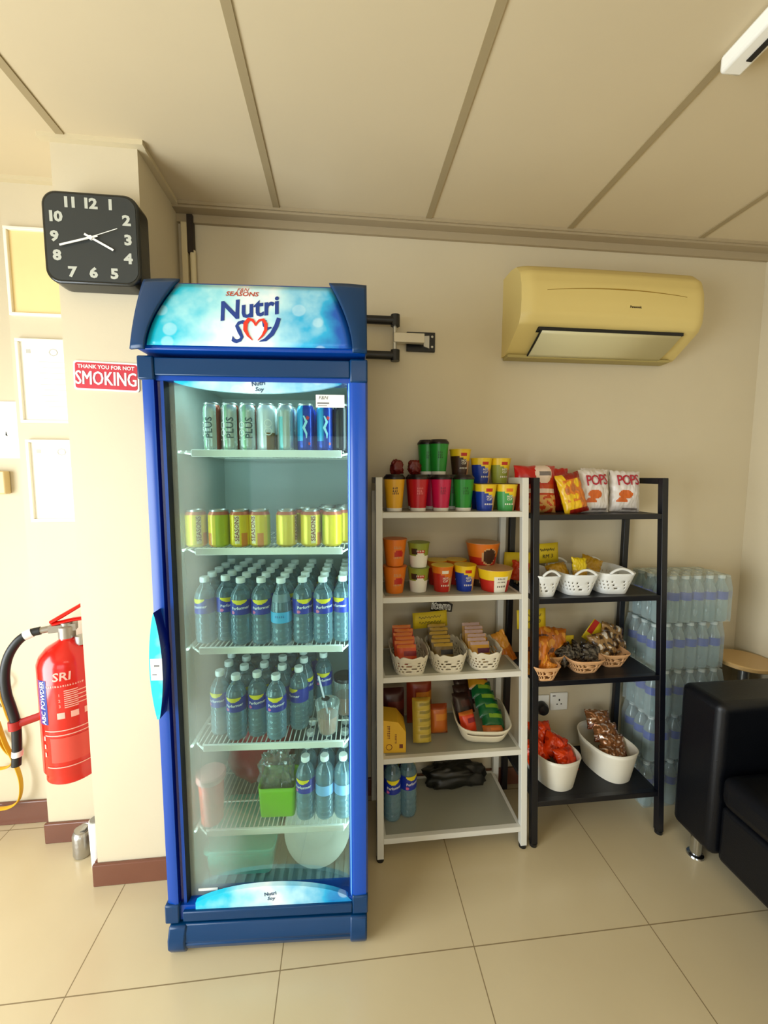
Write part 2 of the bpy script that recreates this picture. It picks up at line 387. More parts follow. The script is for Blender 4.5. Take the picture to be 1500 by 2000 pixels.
# no smoking plate
c = thing('no_smoking_sign', 'red and white THANK YOU FOR NOT SMOKING plate on the pillar', 'sign', (-.762, 1.42, 1.802), 0); c.rotation_euler.y = radians(1.5)
def rrect(hw, hh, r, n=6):
    p = []
    for cx, cy, a0 in ((hw-r, hh-r, 0), (-hw+r, hh-r, 90), (-hw+r, -hh+r, 180), (hw-r, -hh+r, 270)):
        for i in range(n+1): a = radians(a0+90*i/n); p.append((cx+r*cos(a), cy+r*sin(a)))
    return p
MB().prism(rrect(.1, .046, .009), 0, .004, front(0)).build('plate', mat('sign_white', '#f6f2ee', .3), c, smooth=0)
MB().prism(rrect(.095, .041, .008), 0, .0006, front(-.0041)).build('red_field', mat('sign_red', '#c2303f', .35), c, smooth=0)
s = MB(); s.text('THANK YOU FOR NOT', .0165, front(-.0048, 0, .028), bold=.0004); [s.text('SMOKING', .062, front(-.0048-.0002*k, dx, -.0095), sx=.68, space=1.0) for k, dx in enumerate((0, -.0011, .0011))]
s.build('lettering', mat('sign_white', '#f6f2ee', .3), c, smooth=0)

# ------------------------------------------------------------------ wall clock
c = thing('wall_clock', 'square black wall clock with rounded corners and pale numerals, on the pillar', 'clock', (-.748, 1.42, 2.193))
MB().prism(rrect(.137, .132, .042, 8), 0, .065, front(0)).build('case', mat('clock_black', '#0f1414', .25), c, bevel=.005)
MB().prism(rrect(.128, .123, .036, 8), 0, .001, front(-.0652)).build('dial', mat('clock_dial', '#2a2f30', .45), c, smooth=0)
for tx, x, z in (('12', 0, .098), ('1', .058, .098), ('2', .102, .056), ('3', .104, 0), ('4', .102, -.054), ('5', .06, -.1), ('6', 0, -.1), ('7', -.06, -.1), ('8', -.1, -.054), ('9', -.104, 0), ('10', -.1, .056), ('11', -.056, .098)):
    MB().text(tx, .04, front(-.0664, x, z), bold=.0018, sx=1.18, space=.85).build('numeral', mat('numeral_silver', '#b9bcb2', .4), c, smooth=0)
s = MB(); F = front(-.070)
s.stroke([(-.018, .010), (.062, -.032)], .006, F, .0012); s.build('hour_hand', WHITE, c, smooth=0)
s = MB(); F = front(-.072); s.stroke([(.02, .006), (-.088, -.026)], .0055, F, .0012); s.build('minute_hand', WHITE, c, smooth=0)
s = MB(); F = front(-.074); s.stroke([(-.02, -.008), (.078, .029)], .0018, F, .0008); s.lathe([(.006, 0), (.006, .006)], 16, R=Matrix.Rotation(pi/2, 3, 'X'), c=(0, -.068, 0)); s.build('second_hand', WHITE, c, smooth=0)

# ------------------------------------------------------------------ fire extinguisher
RED = mat('extinguisher_red', '#d2120a', .22, coat=.4); PALE = mat('pale_pink_print', '#f0b4a4', .4)
c = thing('fire_extinguisher', 'red ABC powder fire extinguisher hanging left of the pillar', 'fire extinguisher', (-1.0, 1.513, .385), radians(18))
R_ = .093
MB().lathe([(0, .012), (.07, .006), (.082, 0), (.086, .004), (.086, .03), (R_, .04), (R_, .43), (.085, .455), (.065, .48), (.035, .498), (.025, .505), (.025, .515)], 48).build('cylinder', RED, c)
s = MB(); s.lathe([(.026, .51), (.026, .55), (.018, .555), (.018, .565)], 24); s.box(-.05, .03, -.016, .016, .535, .56)
s.tube([(-.045, 0, .548), (-.075, 0, .545)], .012, 12)
s.build('valve', mat('valve_grey', '#a09a90', .35, metal=.7), c)
s = MB(); s.tube([(-.045, 0, .57), (-.01, 0, .59), (.05, 0, .625), (.1, 0, .66)], [.012, .013, .011, .009], 10, flat=.6)
s.build('squeeze_lever', RED, c)
s = MB(); s.tube([(-.04, 0, .562), (.02, 0, .572), (.12, 0, .575)], [.013, .012, .01], 10, flat=.6); s.build('carry_handle', RED, c)
s = MB(); s.lathe([(.018, .505), (.018, .535)], 20, c=(.045, -.02, -.02)); s.build('pressure_gauge', STEEL, c)
hp = [(-.075, 0, .545), (-.11, 0, .538), (-.14, -.005, .515), (-.165, -.01, .47), (-.178, -.01, .41), (-.178, -.01, .34), (-.168, -.01, .28), (-.16, -.01, .22), (-.162, -.01, .14), (-.168, -.01, .07)]
def smoothpath(p, n=6, closed=False):
    p = [Vector(q) for q in p]; o = []
    for i in range(len(p)-1):
        a = p[max(i-1, 0)]; b = p[i]; d = p[i+1]; e = p[min(i+2, len(p)-1)]
        for k in range(n):
            t = k/n; o.append(.5*((2*b)+(-a+d)*t+(2*a-5*b+4*d-e)*t*t+(-a+3*b-3*d+e)*t**3))
    o.append(p[-1]); return o
h = MB().tube(smoothpath(hp), .0145, 14).build('hose', mat('black_rubber', '#17181a', .45), c)
for q in ([(-.098, 0, .5415), (-.12, -.002, .533)], [(-.161, -.01, .125), (-.163, -.01, .105)]): MB().tube(q, .0165, 14).build('hose_ferrule', WHITE, h)
s = MB(); s.tube([(-.09, -.01, .235), (-.155, -.012, .222), (-.178, -.012, .218)], .009, 10, flat=1.6); s.lathe([(.0185, .205), (.0185, .235)], 16, c=(-.163, -.01, 0)); s.build('hose_clip', mat('clip_red', '#a8231e', .4), c)
f = lambda a0: onround(R_, 0, a0)
s = MB(); s.grid(lambda u, v: ((R_+.0008)*sin(-.95+u*.42), -(R_+.0008)*cos(-.95+u*.42), .23+.16*v), 6, 2, m=lambda u, v: 0 if u > .33 else 1)
s.build('side_label', [mat('label_blue', '#1b2f86', .35), mat('label_violet', '#7a3c78', .4)], c)
s = MB(); s.text('ABC POWDER', .027, onround(R_+.001, .31, -.70), rot=pi/2, bold=.0003, sx=.9, sub=.01); s.build('side_lettering', WHITE, c, smooth=0)
s = MB(); s.text('SRI', .042, onround(R_, .40, 0), bold=.0008, shear=.1)
glyphs(s, onround(R_+.0006, .368, .06), .11, .008, 5, 1)
s.text('1', .014, onround(R_, .335, -.1)); s.text('2', .014, onround(R_, .315, -.1)); s.text('3', .014, onround(R_, .295, -.1))
for i in range(9): s.grid(lambda u, v, i=i: ((R_+.001)*sin(.05+u*(.75+.05*(i % 2))), -(R_+.001)*cos(.05+u*.8), .347-.0075*i+.0035*v), 8, 1)
for i in range(3): s.grid(lambda u, v, i=i: ((R_+.001)*sin(-.2+i*.42+u*.24), -(R_+.001)*cos(-.2+i*.42+u*.24), .25+.022*v), 4, 1)
for z in (.205, .188, .07): s.grid(lambda u, v, z=z: ((R_+.001)*sin(-.7+u*1.9), -(R_+.001)*cos(-.7+u*1.9), z+.0035*v), 16, 1)
for i in range(3): s.grid(lambda u, v, i=i: ((R_+.001)*sin(-.78+u*.07), -(R_+.001)*cos(-.78+u*.07), .11+.03*i+.016*v), 1, 1)
s.build('front_lettering', PALE, c, smooth=0)
s = MB(); s.grid(lambda u, v: ((R_+.0008)*sin(-.5+u*1.3), -(R_+.0008)*cos(-.5+u*1.3), .09+.09*v), 12, 4); s.build('instruction_panel', mat('panel_soft_red', '#d8483a', .35), c)
MB().tube([(.06, .03, .46), (.105, .03, .47)], .006, 8).build('wall_hook', STEEL, c)

# ------------------------------------------------------------------ yellow strap, thin cable, can, bin on the left
def ribbon(path, w, th):
    p = smoothpath(path, 8); m = MB(); m.tube(p, w/2, 10, flat=th/w); return m
s = MB()
for pth in ([(-1.40, 1.71, .60), (-1.375, 1.705, .50), (-1.345, 1.70, .42), (-1.35, 1.70, .34), (-1.38, 1.70, .28), (-1.43, 1.70, .27)],
            [(-1.41, 1.70, .47), (-1.385, 1.695, .38), (-1.355, 1.69, .31), (-1.335, 1.69, .22), (-1.345, 1.69, .14), (-1.385, 1.69, .105), (-1.45, 1.69, .10)],
            [(-1.42, 1.71, .42), (-1.40, 1.70, .37), (-1.37, 1.70, .33), (-1.345, 1.70, .36), (-1.34, 1.70, .40)]):
    p = smoothpath(pth, 8)
    s.tube(p, .011, 10, flat=.35)
tag(s.build('yellow_strap', mat('yellow_webbing', '#d9a414', .5, bump=.2, bscale=400)), 'loops of flat yellow strap hanging on the wall at the left edge', 'strap')
tag(MB().tube(smoothpath([(-1.43, 1.71, .71), (-1.375, 1.71, .66), (-1.37, 1.71, .62), (-1.41, 1.71, .57), (-1.40, 1.71, .53)], 8), .003, 8).build('thin_cable', mat('grey_cable', '#8f8b84', .5)), 'thin grey cable loop above the yellow strap at the left edge', 'cable')
c = thing('drink_can', 'dented silver drink can standing on the floor beside the pillar', 'can', (-1.02, 1.55, 0))
def dent(v): 
    return v
m = MB(); prof = [(.022, 0), (.031, .004), (.033, .012), (.033, .085), (.030, .094), (.025, .1), (.026, .106), (.024, .104)]
m.lathe(prof, 32); m.v = [(x*(1+.05*noise.noise((x*40, y*40, z*30))), y*(1+.05*noise.noise((x*30, z*40, y*40))), z+.006*noise.noise((x*25, y*25, 1))*(z/.1)) for x, y, z in m.v]
m.build('can_body', mat('crushed_aluminium', '#b4b2ae', .3, metal=.85, bump=.3, bscale=60), c)
m = MB(); m.lathe([(0, .098), (.024, .1)], 24); m.prism([(.0, -.014), (.016, -.01), (.02, .004), (.01, .014), (-.002, .01)], .102, .106, lambda a, b, h: (a, b, h+.3*a)); m.build('can_top', STEEL, c)
c = thing('bin', 'small white bin with a grey round top tucked behind the silver can', 'bin', (-.932, 1.49, 0))
MB().lathe([(.018, 0), (.02, .005), (.023, .17), (.022, .19), (.0, .19)], 32).build('bin_body', WHITE, c)
MB().lathe([(.0, .1905), (.018, .1905), (.018, .194), (.0, .194)], 24).build('bin_lid', mat('grey_lid', '#8a8a80', .5), c)

# ------------------------------------------------------------------ air conditioner
ACY = mat('yellowed_plastic', '#d6c078', .45); AX0, AX1 = .697, 1.476
c = thing('air_conditioner', 'yellowed wall-mounted air conditioner high on the back wall', 'air conditioner', ((AX0+AX1)/2, YB, 0))
hw = (AX1-AX0)/2
prof = [(0, 2.325), (.09, 2.325), (.15, 2.312), (.19, 2.275), (.207, 2.225), (.212, 2.165), (.208, 2.11), (.19, 2.08), (.16, 2.062), (.05, 1.998), (0, 1.998)]
m = MB()
def acs(u, v):
    k = v*(len(prof)-1); i = min(int(k), len(prof)-2); t = k-i; d = prof[i][0]*(1-t)+prof[i+1][0]*t; z = prof[i][1]*(1-t)+prof[i+1][1]*t
    x = (u-.5)*2; e = 1-.10*max(0, abs(x)-.93)/.07
    return (x*hw, -d*(e if abs(x) > .93 else 1)*(1-.03*x*x), z)
m.grid(acs, 40, 40); n0 = 41
for side in (0, 40): m.face([j*n0+side for j in range(41)][::(1 if side else -1)])
m.build('body', ACY, c, smooth=35)
def acfront(x, z, h): # on the front curve
    best = min(range(400), key=lambda k: abs(acs(.5, .1+.7*k/400)[2]-z)); p = acs(x/hw/2+.5, .1+.7*best/400); return (x, p[1]-h, z)
m = MB(); pts = [(-hw*.76+i*hw*.058, 2.198+.014*(1-((i-13)/13)**2)) for i in range(27)]
m.stroke(pts, [.0012+.003*(1-abs((i-13)/13)) for i in range(27)], acfront, .0012); m.build('panel_groove', mat('groove_brown', '#94741f', .6), c, smooth=0)
m = MB(); m.text('Panasonic', .0125, lambda a, b, h: acfront(a+.07, b+2.148, h), bold=.0005); m.build('lettering', mat('brown_ink', '#3a2a12', .5), c, smooth=0)
Lp = lambda t: (-(.16-.11*t)*.985-.004, 2.052-.067*t)
m = MB(); m.box(-hw*.80, hw*.80, -.179, -.15, 2.058, 2.070); m.build('outlet_gap', DARK, c, smooth=0)
m = MB(); a = (-.176, 2.058); b = (-.058, 1.992)
m.grid(lambda u, v: ((-hw*.76+u*hw*1.54), a[0]*(1-v)+b[0]*v - .004*sin(pi*v), a[1]*(1-v)+b[1]*v-.003*sin(pi*v)), 2, 8)
m.build('louvre', mat('louvre_cream', '#d6cda0', .4), c, solid=.004)
m = MB(); m.prism([(-.178, 2.057), (-.058, 1.990), (-.058, 1.995), (-.178, 2.063)], -hw*.76-.006, -hw*.76-.001, lambda p, q, h: (h, p, q)); m.build('louvre_slit', DARK, c, smooth=0)
m = MB(); m.box(-hw+.004, hw-.03, -.06, -.004, 1.985, 1.999); m.build('base_strip', mat('aged_plastic_dark', '#a8985c', .5), c, bevel=.003)

# ------------------------------------------------------------------ wall bracket right of the cooler
c = thing('wall_bracket', 'black and silver swing-arm wall bracket between the blue cooler and the wall', 'bracket', (.34, YB, 2.05))
MB().box(-.065, .058, -.012, 0, -.04, .04).build('wall_plate', BLACKP, c, bevel=.002)
m = MB()
for z in (-.021, .021): m.lathe([(.005, 0), (.005, .004)], 12, c=(.044, -.012, z), R=Matrix.Rotation(pi/2, 3, 'X'))
m.prism([(.006, -.022), (.03, -.03), (.03, .022), (.006, .02)], 0, .012, front(-.012)); m.build('screws', STEEL, c)
MB().box(-.125, .003, -.055, -.03, -.018, .02).build('swing_arm', mat('bracket_silver', '#cfc8b6', .35, metal=.4), c, bevel=.002)
MB().tube([(-.12, -.043, -.075), (-.12, -.043, .075)], .008, 12).build('pivot_pin', STEEL, c)
for z in (-.07, .07):
    m = MB(); m.tube([(-.26, -.043, z), (-.12, -.043, z)], .017, 16); m.lathe([(.019, z-.022), (.019, z+.022)], 16, c=(-.118, -.043, 0)); m.build('tube_arm', BLACKP, c)

# ------------------------------------------------------------------ the blue glass-door cooler
FW, FH, FD = .608, 2.016, .53
FO = Vector((-.5387, 1.1868, 0)); FR = -.0519
def fw(u, v, z): return (FO.x+u*cos(FR)-v*sin(FR), FO.y+u*sin(FR)+v*cos(FR), z)
BLUE = mat('cooler_blue', '#00409e', .28, coat=.1, spec=.4); TEAL = mat('cooler_teal_blue', '#01345f', .3, coat=.05, spec=.35)
NAVY = mat('cooler_navy', '#02106e', .25, coat=.3); GASK = mat('gasket_black', '#0a0d18', .5)
LINER = mat('cooler_liner', '#a3b3ae', .4); SHW = mat('shelf_white', '#eef0e6', .4)
fr = thing('drinks_cooler', 'tall blue glass-door drinks cooler with a sky-printed header, beside the pillar', 'refrigerator', FO, FR)
m = MB(); m.box(0, .03, .06, FD, .02, 1.98); m.box(FW-.03, FW, .06, FD, .02, 1.98); m.box(0, FW, FD-.025, FD, .02, 1.98); m.box(0, FW, .06, FD, 1.80, 2.0); m.box(0, FW, .06, FD, .02, .07)
m.build('cabinet', mat('cabinet_dark_blue', '#0a1c50', .4), fr, smooth=0)
m = MB(); m.box(.03, .04, .055, FD-.03, .07, 1.80); m.box(FW-.04, FW-.03, .055, FD-.03, .07, 1.80); m.box(.04, FW-.04, FD-.04, FD-.028, .07, 1.80); m.box(.04, FW-.04, .055, FD-.04, .07, .088); m.box(.04, FW-.04, .055, FD-.04, 1.785, 1.80)
for i in range(16): m.box(.05+i*.032, .064+i*.032, .075, .47, .088, .098)
m.build('inner_liner', LINER, fr, smooth=0)
# cooler lamp inside the roof of the cabinet
m = MB(); m.box(.1, .5, .10, .13, 1.768, 1.784); m.build('interior_lamp', mat('interior_tube', '#e6fbff', .5, emit=1.5), fr, smooth=0)
ld = bpy.data.lights.new('cooler_tube_light', 'AREA'); ld.shape = 'RECTANGLE'; ld.size = .42; ld.size_y = .05; ld.energy = 1.0; ld.color = (.72, .97, 1)
lo = bpy.data.objects.new('cooler_tube_light', ld); COL.objects.link(lo); lo.parent = fr; lo.location = (.3, .115, 1.764); lo.rotation_euler = (radians(12), 0, 0)
for uu in (.046, .562):  # added side fills without a lamp body, to brighten the cooler contents
    ld2 = bpy.data.lights.new('cooler_side_fill', 'AREA'); ld2.shape = 'RECTANGLE'; ld2.size = .02; ld2.size_y = 1.6; ld2.energy = 1.25; ld2.color = (.74, .96, 1)
    lo = bpy.data.objects.new('cooler_side_fill', ld2); COL.objects.link(lo); lo.parent = fr; lo.location = (uu, .07, .95)
    lo.rotation_euler = Vector((.3-uu, .22, 0)).to_track_quat('-Z', 'Y').to_euler()
# header
def hv(z):  # header front profile
    t = (z-1.815)/(2.016-1.815); return -.035*cos(t*pi/2)**.8 + .028*t
m = MB()
zs = [1.815+.2*i/12 for i in range(13)]
poly = [(hv(z), z) for z in zs]+[(.1, 2.015), (.1, 1.815)]
m.prism(poly, .0, FW, lambda a, b, h: (h, a, b)); m.box(0, FW, .06, FD, 1.99, 2.014); m.build('header_box', BLUE, fr, bevel=.003)
def hp_(u, z, h): return (u, hv(z)-.004-h, z)
def lft(z): t = (z-1.822)/.186; return .028+.066*t**1.6
def rgt(z): t = (z-1.822)/.186; return .572-.062*t**1.6
m = MB(); m.grid(lambda a, b: hp_(lft(1.826+.18*b)*(1-a)+rgt(1.826+.18*b)*a, 1.826+.18*b, .001), 24, 12)
m.build('header_panel', sky_print('header_sky_print', .02, .58), fr, smooth=60, solid=.003)
for sd in (0, 1):
    m = MB()
    def cap(a, b):
        z = 1.812+.204*b; e = (lft(max(z, 1.822)) if sd == 0 else rgt(max(z, 1.822)))
        o_ = -.012 if sd == 0 else FW+.002
        o_ += (.012*b if sd == 0 else 0)
        u = o_*(1-a)+e*a; q = hp_(u, z, .012*sin(pi*min(1, a*1.0)*.5+.3)); return q
    m.grid(cap, 10, 14); m.build('header_corner', TEAL, fr, smooth=60, solid=.006)
NB = mat('logo_navy', '#143a8c', .35); RD = mat('logo_red', '#e0321f', .35)
m = MB(); L0 = lambda u0, z0: (lambda a, b, h: hp_(u0+a, z0+b, .003+h))
m.text('F&N', .017, L0(.268, 1.991), shear=.3); m.text('SEASONS', .019, L0(.268, 1.978), bold=.0004, sx=1.12, shear=.15); m.build('brand_lettering', mat('logo_brick_red', '#b8452e', .4), fr, smooth=0)
m = MB(); m.text('Nutri', .079, L0(.29, 1.933), bold=.002, shear=.12, rot=radians(9), sx=.92)
m.text('S', .09, L0(.262, 1.863), bold=.0012, shear=.25, sx=.8)
m.stroke([(.333, 1.90), (.335, 1.885), (.343, 1.876), (.353, 1.88)], [.012, .011, .008, .004], lambda a, b, h: hp_(a, b, .003+h))
m.stroke([(.372, 1.908), (.366, 1.885), (.355, 1.862), (.338, 1.845), (.322, 1.84)], [.011, .012, .012, .009, .002], lambda a, b, h: hp_(a, b, .003+h))
m.build('logo_lettering', NB, fr, smooth=0)
m = MB(); ww = [.002, .007, .011, .012, .011, .008, .006, .004]
lp = [(.304, 1.843), (.292, 1.856), (.284, 1.872), (.284, 1.89), (.292, 1.902), (.302, 1.900), (.308, 1.892), (.311, 1.884)]
m.stroke(lp, ww, lambda a, b, h: hp_(a, b, .0035+h)); m.stroke([(.622-a, b) for a, b in lp], [w_*.8 for w_ in ww], lambda a, b, h: hp_(a, b, .0035+h)); m.build('heart_mark', RD, fr, smooth=0)
# base grille
m = MB()
poly = [(.06, 0.012), (.0, .012), (-.022, .02), (-.03, .04), (-.027, .045), (-.03, .05), (-.024, .075), (-.014, .094), (.06, .094)]
m.prism(poly, .045, FW-.045, lambda a, b, h: (h, a, b)); m.build('base_panel', TEAL, fr, bevel=.003)
for x0, x1 in ((-.002, .052), (FW-.052, FW+.002)):
    m = MB(); poly = [(.07, 0.0), (.0, .0), (-.02, .006), (-.034, .03), (-.034, .06), (-.02, .094), (.07, .094)]
    m.prism(poly, x0, x1, lambda a, b, h: (h, a, b)); m.build('base_corner', TEAL, fr, bevel=.006)
for x in (.05, FW-.05):
    for y in (.12, FD-.06): MB().lathe([(.018, 0), (.018, .025)], 14, c=(x, y, 0)).build('foot', BLACKP, fr)
# door
dr = MB()
L = [(-.008, .055), (-.011, .01), (-.006, -.006), (.018, -.012), (.027, -.010), (.030, .004), (.036, .006), (.040, -.002), (.048, .0), (.052, .012), (.052, .055)]
def stile(poly, z0, z1, mats_):
    return mats_
m = MB(); b0 = len(m.v)
for h in (.102, 1.803):
    for a, bb in L: m.v.append((a, bb, h))
n = len(L)
for i in range(n): m.face((i, (i+1) % n, n+(i+1) % n, n+i), 1 if 4 <= i <= 5 else (2 if i >= 8 else 0))
m.face(list(range(n))[::-1], 0); m.face([n+i for i in range(n)], 0)
Rr = [(FW+.003-a if True else a, bb) for a, bb in [(0, .055), (-.002, .0), (.004, -.010), (.04, -.012), (.050, -.004), (.053, .003), (.056, .006), (.058, .055)]]
b0 = len(m.v); n = len(Rr)
for h in (.102, 1.803):
    for a, bb in Rr: m.v.append((a, bb, h))
for i in range(n): m.face((b0+i, b0+(i+1) % n, b0+n+(i+1) % n, b0+n+i), 3 if i == 4 else 0)
m.face([b0+i for i in range(n)][::-1], 0); m.face([b0+n+i for i in range(n)], 0)
m.box(.03, FW-.045, -.004, .055, 1.742, 1.803); m.box(.03, FW-.045, -.006, .055, .102, .150)
door = m.build('door', [BLUE, NAVY, GASK, mat('door_edge_painted_highlight', '#7fb6f0', .2)], fr, smooth=50)  # pale blue inner edge of the right stile is a painted highlight
for x0, x1 in ((-.014, .03), (FW-.045, FW+.005)):
    for z0, z1 in ((1.742, 1.806), (.098, .16)): MB().box(x0, x1, -.016, .05, z0, z1).build('door_corner', TEAL, door, bevel=.005)
MB().box(.03, FW-.045, -.012, -.003, 1.754, 1.802).build('door_top_rail', TEAL, door, bevel=.003)
m = MB(); m.box(.04, FW-.045, -.016, -.005, .104, .136); m.build('door_bottom_rail', TEAL, door, bevel=.003)
def fogmask(nt, base):
    N = nt.nodes; Lk = nt.links
    tc = N.new('ShaderNodeTexCoord'); sp = N.new('ShaderNodeSeparateXYZ'); Lk.new(tc.outputs['Object'], sp.inputs[0])
    n = N.new('ShaderNodeTexNoise'); n.inputs['Scale'].default_value = 5; Lk.new(tc.outputs['Object'], n.inputs['Vector'])
    a = N.new('ShaderNodeMath'); a.operation = 'MULTIPLY_ADD'; Lk.new(n.outputs['Fac'], a.inputs[0]); a.inputs[1].default_value = .09; Lk.new(sp.outputs['X'], a.inputs[2])
    z = N.new('ShaderNodeMath'); z.operation = 'MULTIPLY_ADD'; Lk.new(sp.outputs['Z'], z.inputs[0]); z.inputs[1].default_value = .05; Lk.new(a.outputs[0], z.inputs[2])
    r = N.new('ShaderNodeMapRange'); r.interpolation_type = 'SMOOTHSTEP'; r.inputs[1].default_value = .16; r.inputs[2].default_value = .30; r.inputs[3].default_value = .42; r.inputs[4].default_value = .01
    Lk.new(z.outputs[0], r.inputs[0])
    ad = N.new('ShaderNodeMath'); ad.operation = 'ADD'; ad.use_clamp = True; Lk.new(base, ad.inputs[0]); Lk.new(r.outputs[0], ad.inputs[1]); return ad.outputs[0]
GLASS = clear('door_glass', '#eaf6f2', '#a9b5ae', .0, .0, .03, 0, mask=fogmask)
MB().box(.05, .556, .022, .027, .14, 1.75).build('glass_pane', GLASS, door, smooth=0)
def lens(x0, x1, zb, zt, dn):
    n = 24; p = []
    for i in range(n+1):
        t = i/n; p.append((x0+(x1-x0)*t, zb))
    for i in range(n+1):
        t = 1-i/n; p.append((x0+(x1-x0)*t, zb+(zt-zb)*(4*t*(1-t))**.6 if zt > zb else zb+(zt-zb)*(4*t*(1-t))**.6))
    return p
SKY2 = sky_print('door_sky_print', .02, .6)
m = MB(); m.prism(lens(.056, .556, 1.752, 1.712, 0)[1:-1], 0, .012, front(.012)); m.build('top_trim_panel', SKY2, door, smooth=0)
m = MB(); m.prism(lens(.056, .563, .136, .203, 0)[1:-1], 0, .014, front(.006)); m.build('bottom_trim_panel', SKY2, door, smooth=0)
m = MB()
for z, y in ((1.731, -.0005), (.170, -.0085)):
    m.text('Nutri', .017, lambda a, b, h: (.307+a, y-h, z+.007+b), rot=.12, bold=.0004); m.text('Soy', .016, lambda a, b, h: (.309+a, y-h, z-.009+b), shear=.2, bold=.0003)
m.build('trim_lettering', mat('logo_slate', '#2d4a6e', .4), door, smooth=0)
m = MB(); m.box(.464, .546, .0205, .0218, 1.678, 1.714); m.build('door_sticker', PAPER, door, smooth=0)
m = MB(); m.text('F&N', .014, front(.0203, .485, 1.705), shear=.2); m.box(.468, .502, .0199, .0204, 1.688, 1.692); m.box(.470, .496, .0199, .0204, 1.682, 1.684); m.build('sticker_printing', mat('grey_ink', '#6f6f72', .6), door, smooth=0)
m = MB(); m.box(.075, .135, .0205, .0218, .166, .174); m.build('barcode_label', PAPER, door, smooth=0)
# handle
hl = [];
for i in range(25): t = i/24; hl.append((.018-.018*(sin(pi*t))**.8, .775+.325*t))
for i in range(25): t = 1-i/24; hl.append((.018+.018*(sin(pi*t))**.8, .775+.325*t))
m = MB(); m.prism(hl[:-1][1:], .0, .045, front(-.006, -.002, 0), m=1, mcap=0)
hd = m.build('door_handle', [sky_print('handle_print', -.06, .40), NAVY], door, smooth=50)
MB().prism([(.002, .905), (.034, .905), (.034, .968), (.002, .968)], 0, .0008, front(-.0514, 0, 0)).build('handle_sticker', PAPER, hd, smooth=0)
m = MB(); m.box(.012, .026, -.0530, -.0521, .945, .95); m.box(.006, .018, -.0530, -.0521, .92, .923); m.build('handle_sticker_print', mat('grey_ink', '#6f6f72', .6), hd, smooth=0)
# shelves
SZ = [1.556, 1.256, .94, .616, .320]
for z in SZ:
    m = MB()
    for i in range(34):
        x = .052+i*.0152; m.box(x-.0013, x+.0013, .08, .475, z-.004, z)
    for y in (.2, .34, .47): m.box(.045, .563, y-.002, y+.002, z-.008, z-.004)
    m.box(.043, .05, .08, .47, z-.008, z-.001); m.box(.558, .565, .08, .47, z-.008, z-.001)
    sh = m.build('wire_shelf', SHW, fr, smooth=0)
    MB().box(.085, .535, .072, .081, z-.019, z+.003).build('shelf_front_strip', SHW, sh, bevel=.002)
    m = MB(); m.tube([(.535, .076, z-.012), (.552, .10, z-.006), (.558, .16, z-.006)], .003, 8); m.tube([(.085, .076, z-.012), (.055, .10, z-.006), (.05, .16, z-.006)], .003, 8); m.build('shelf_end_wire', SHW, sh)

# ------------------------------------------------------------------ bottles and cans
PET = clear('clear_bottle_plastic', '#c8e0e8', '#b8dbe4', .03, .05, .06, .5)
CAPW = mat('white_cap', '#eef2f0', .4); NVL = mat('bottle_label_navy', '#0f2c9a', .35); YEL = mat('bottle_label_yellow', '#e6d51a', .4); PNK = mat('bottle_label_pink', '#d86a9a', .4)
WTR = clear('drinking_water', '#cfe6ee', '#d4ecf2', .26, .0, .2, .10)
def bottle(label, kind=0):
    t = thing('water_bottle', label, 'bottle')
    r = .0323
    prof = [(.014, .004), (.024, 0), (.029, .003), (r, .012), (r, .022), (r-.002, .027), (r, .032), (r, .042), (r-.002, .047), (r, .052), (r, .062), (r-.0022, .067), (r, .072), (r, .085), (r-.002, .09), (r, .096), (r, .147), (r-.0015, .157), (r-.005, .168), (r-.0105, .178), (r-.017, .186), (.013, .190), (.0125, .199)]
    if kind == 1: prof = [(.014, .004), (.024, 0), (.029, .003), (r, .012), (r, .022), (r-.002, .027), (r, .032), (r, .05), (r-.002, .055), (r, .06), (r+.001, .11), (r-.002, .135), (r-.008, .155), (r-.014, .175), (.0135, .19), (.0125, .199)]
    MB().lathe(prof, 28).build('bottle_body', PET, t)
    MB().lathe([(0, .003), (r-.006, .004), (r-.0035, .012), (r-.0035, .15), (r-.008, .165), (0, .166)], 20, caps=False).build('water', WTR, t)
    MB().lathe([(.0138, .198), (.0148, .2), (.0148, .213), (.0135, .2155), (0, .2155)], 20).build('cap', CAPW, t)
    rr = r+.0006
    if kind == 0:
        def pm(u, z):
            if abs(u) < .13 and z > .1445 - .010*(1-(u/.13)**2): return 1
            if (u+.1)**2*.04+(z-.108)**2 < .00003: return 2
            return 0
        MB().lathe([(rr, .101+.0475*i/20) for i in range(21)], 72, m=pm, caps=False).build('label_band', [NVL, YEL, PNK], t)
        me = bpy.data.objects[t.name].children if False else None
        MB().text('Performer', .0135, onround(rr, .123, .12), bold=.0002, rot=.06).build('lettering', CAPW, t, smooth=0)
    elif kind == 1:
        MB().lathe([(rr+.0012, .075+.035*i/6) for i in range(7)], 40, caps=False).build('label_band', mat('label_sky_blue', '#38a8d8', .35), t)
        mm_ = MB(); glyphs(mm_, onround(rr+.0016, .096, .0), .03, .009, 3, 1); mm_.build('print_mark', mat('label_deep_blue', '#1c6fb0', .4), t, smooth=0)
    elif kind == 2:
        MB().lathe([(rr, .09+.035*i/6) for i in range(7)], 40, caps=False).build('label_band', mat('label_pale_blue', '#7fb4e0', .35), t)
    return t
def place(root, u, v, z, label, group=None, spin=0, used=[]):
    if root.name not in used:
        used.append(root.name); o = root; o['label'] = label
        if group: o['group'] = group
        o.location = fw(u, v, z); o.rotation_euler.z = spin; return o
    return dup(root, fw(u, v, z), spin, label, group)
B0 = bottle('b', 0); B1 = bottle('b', 1); B2 = bottle('b', 2); bpy.context.view_layer.update()
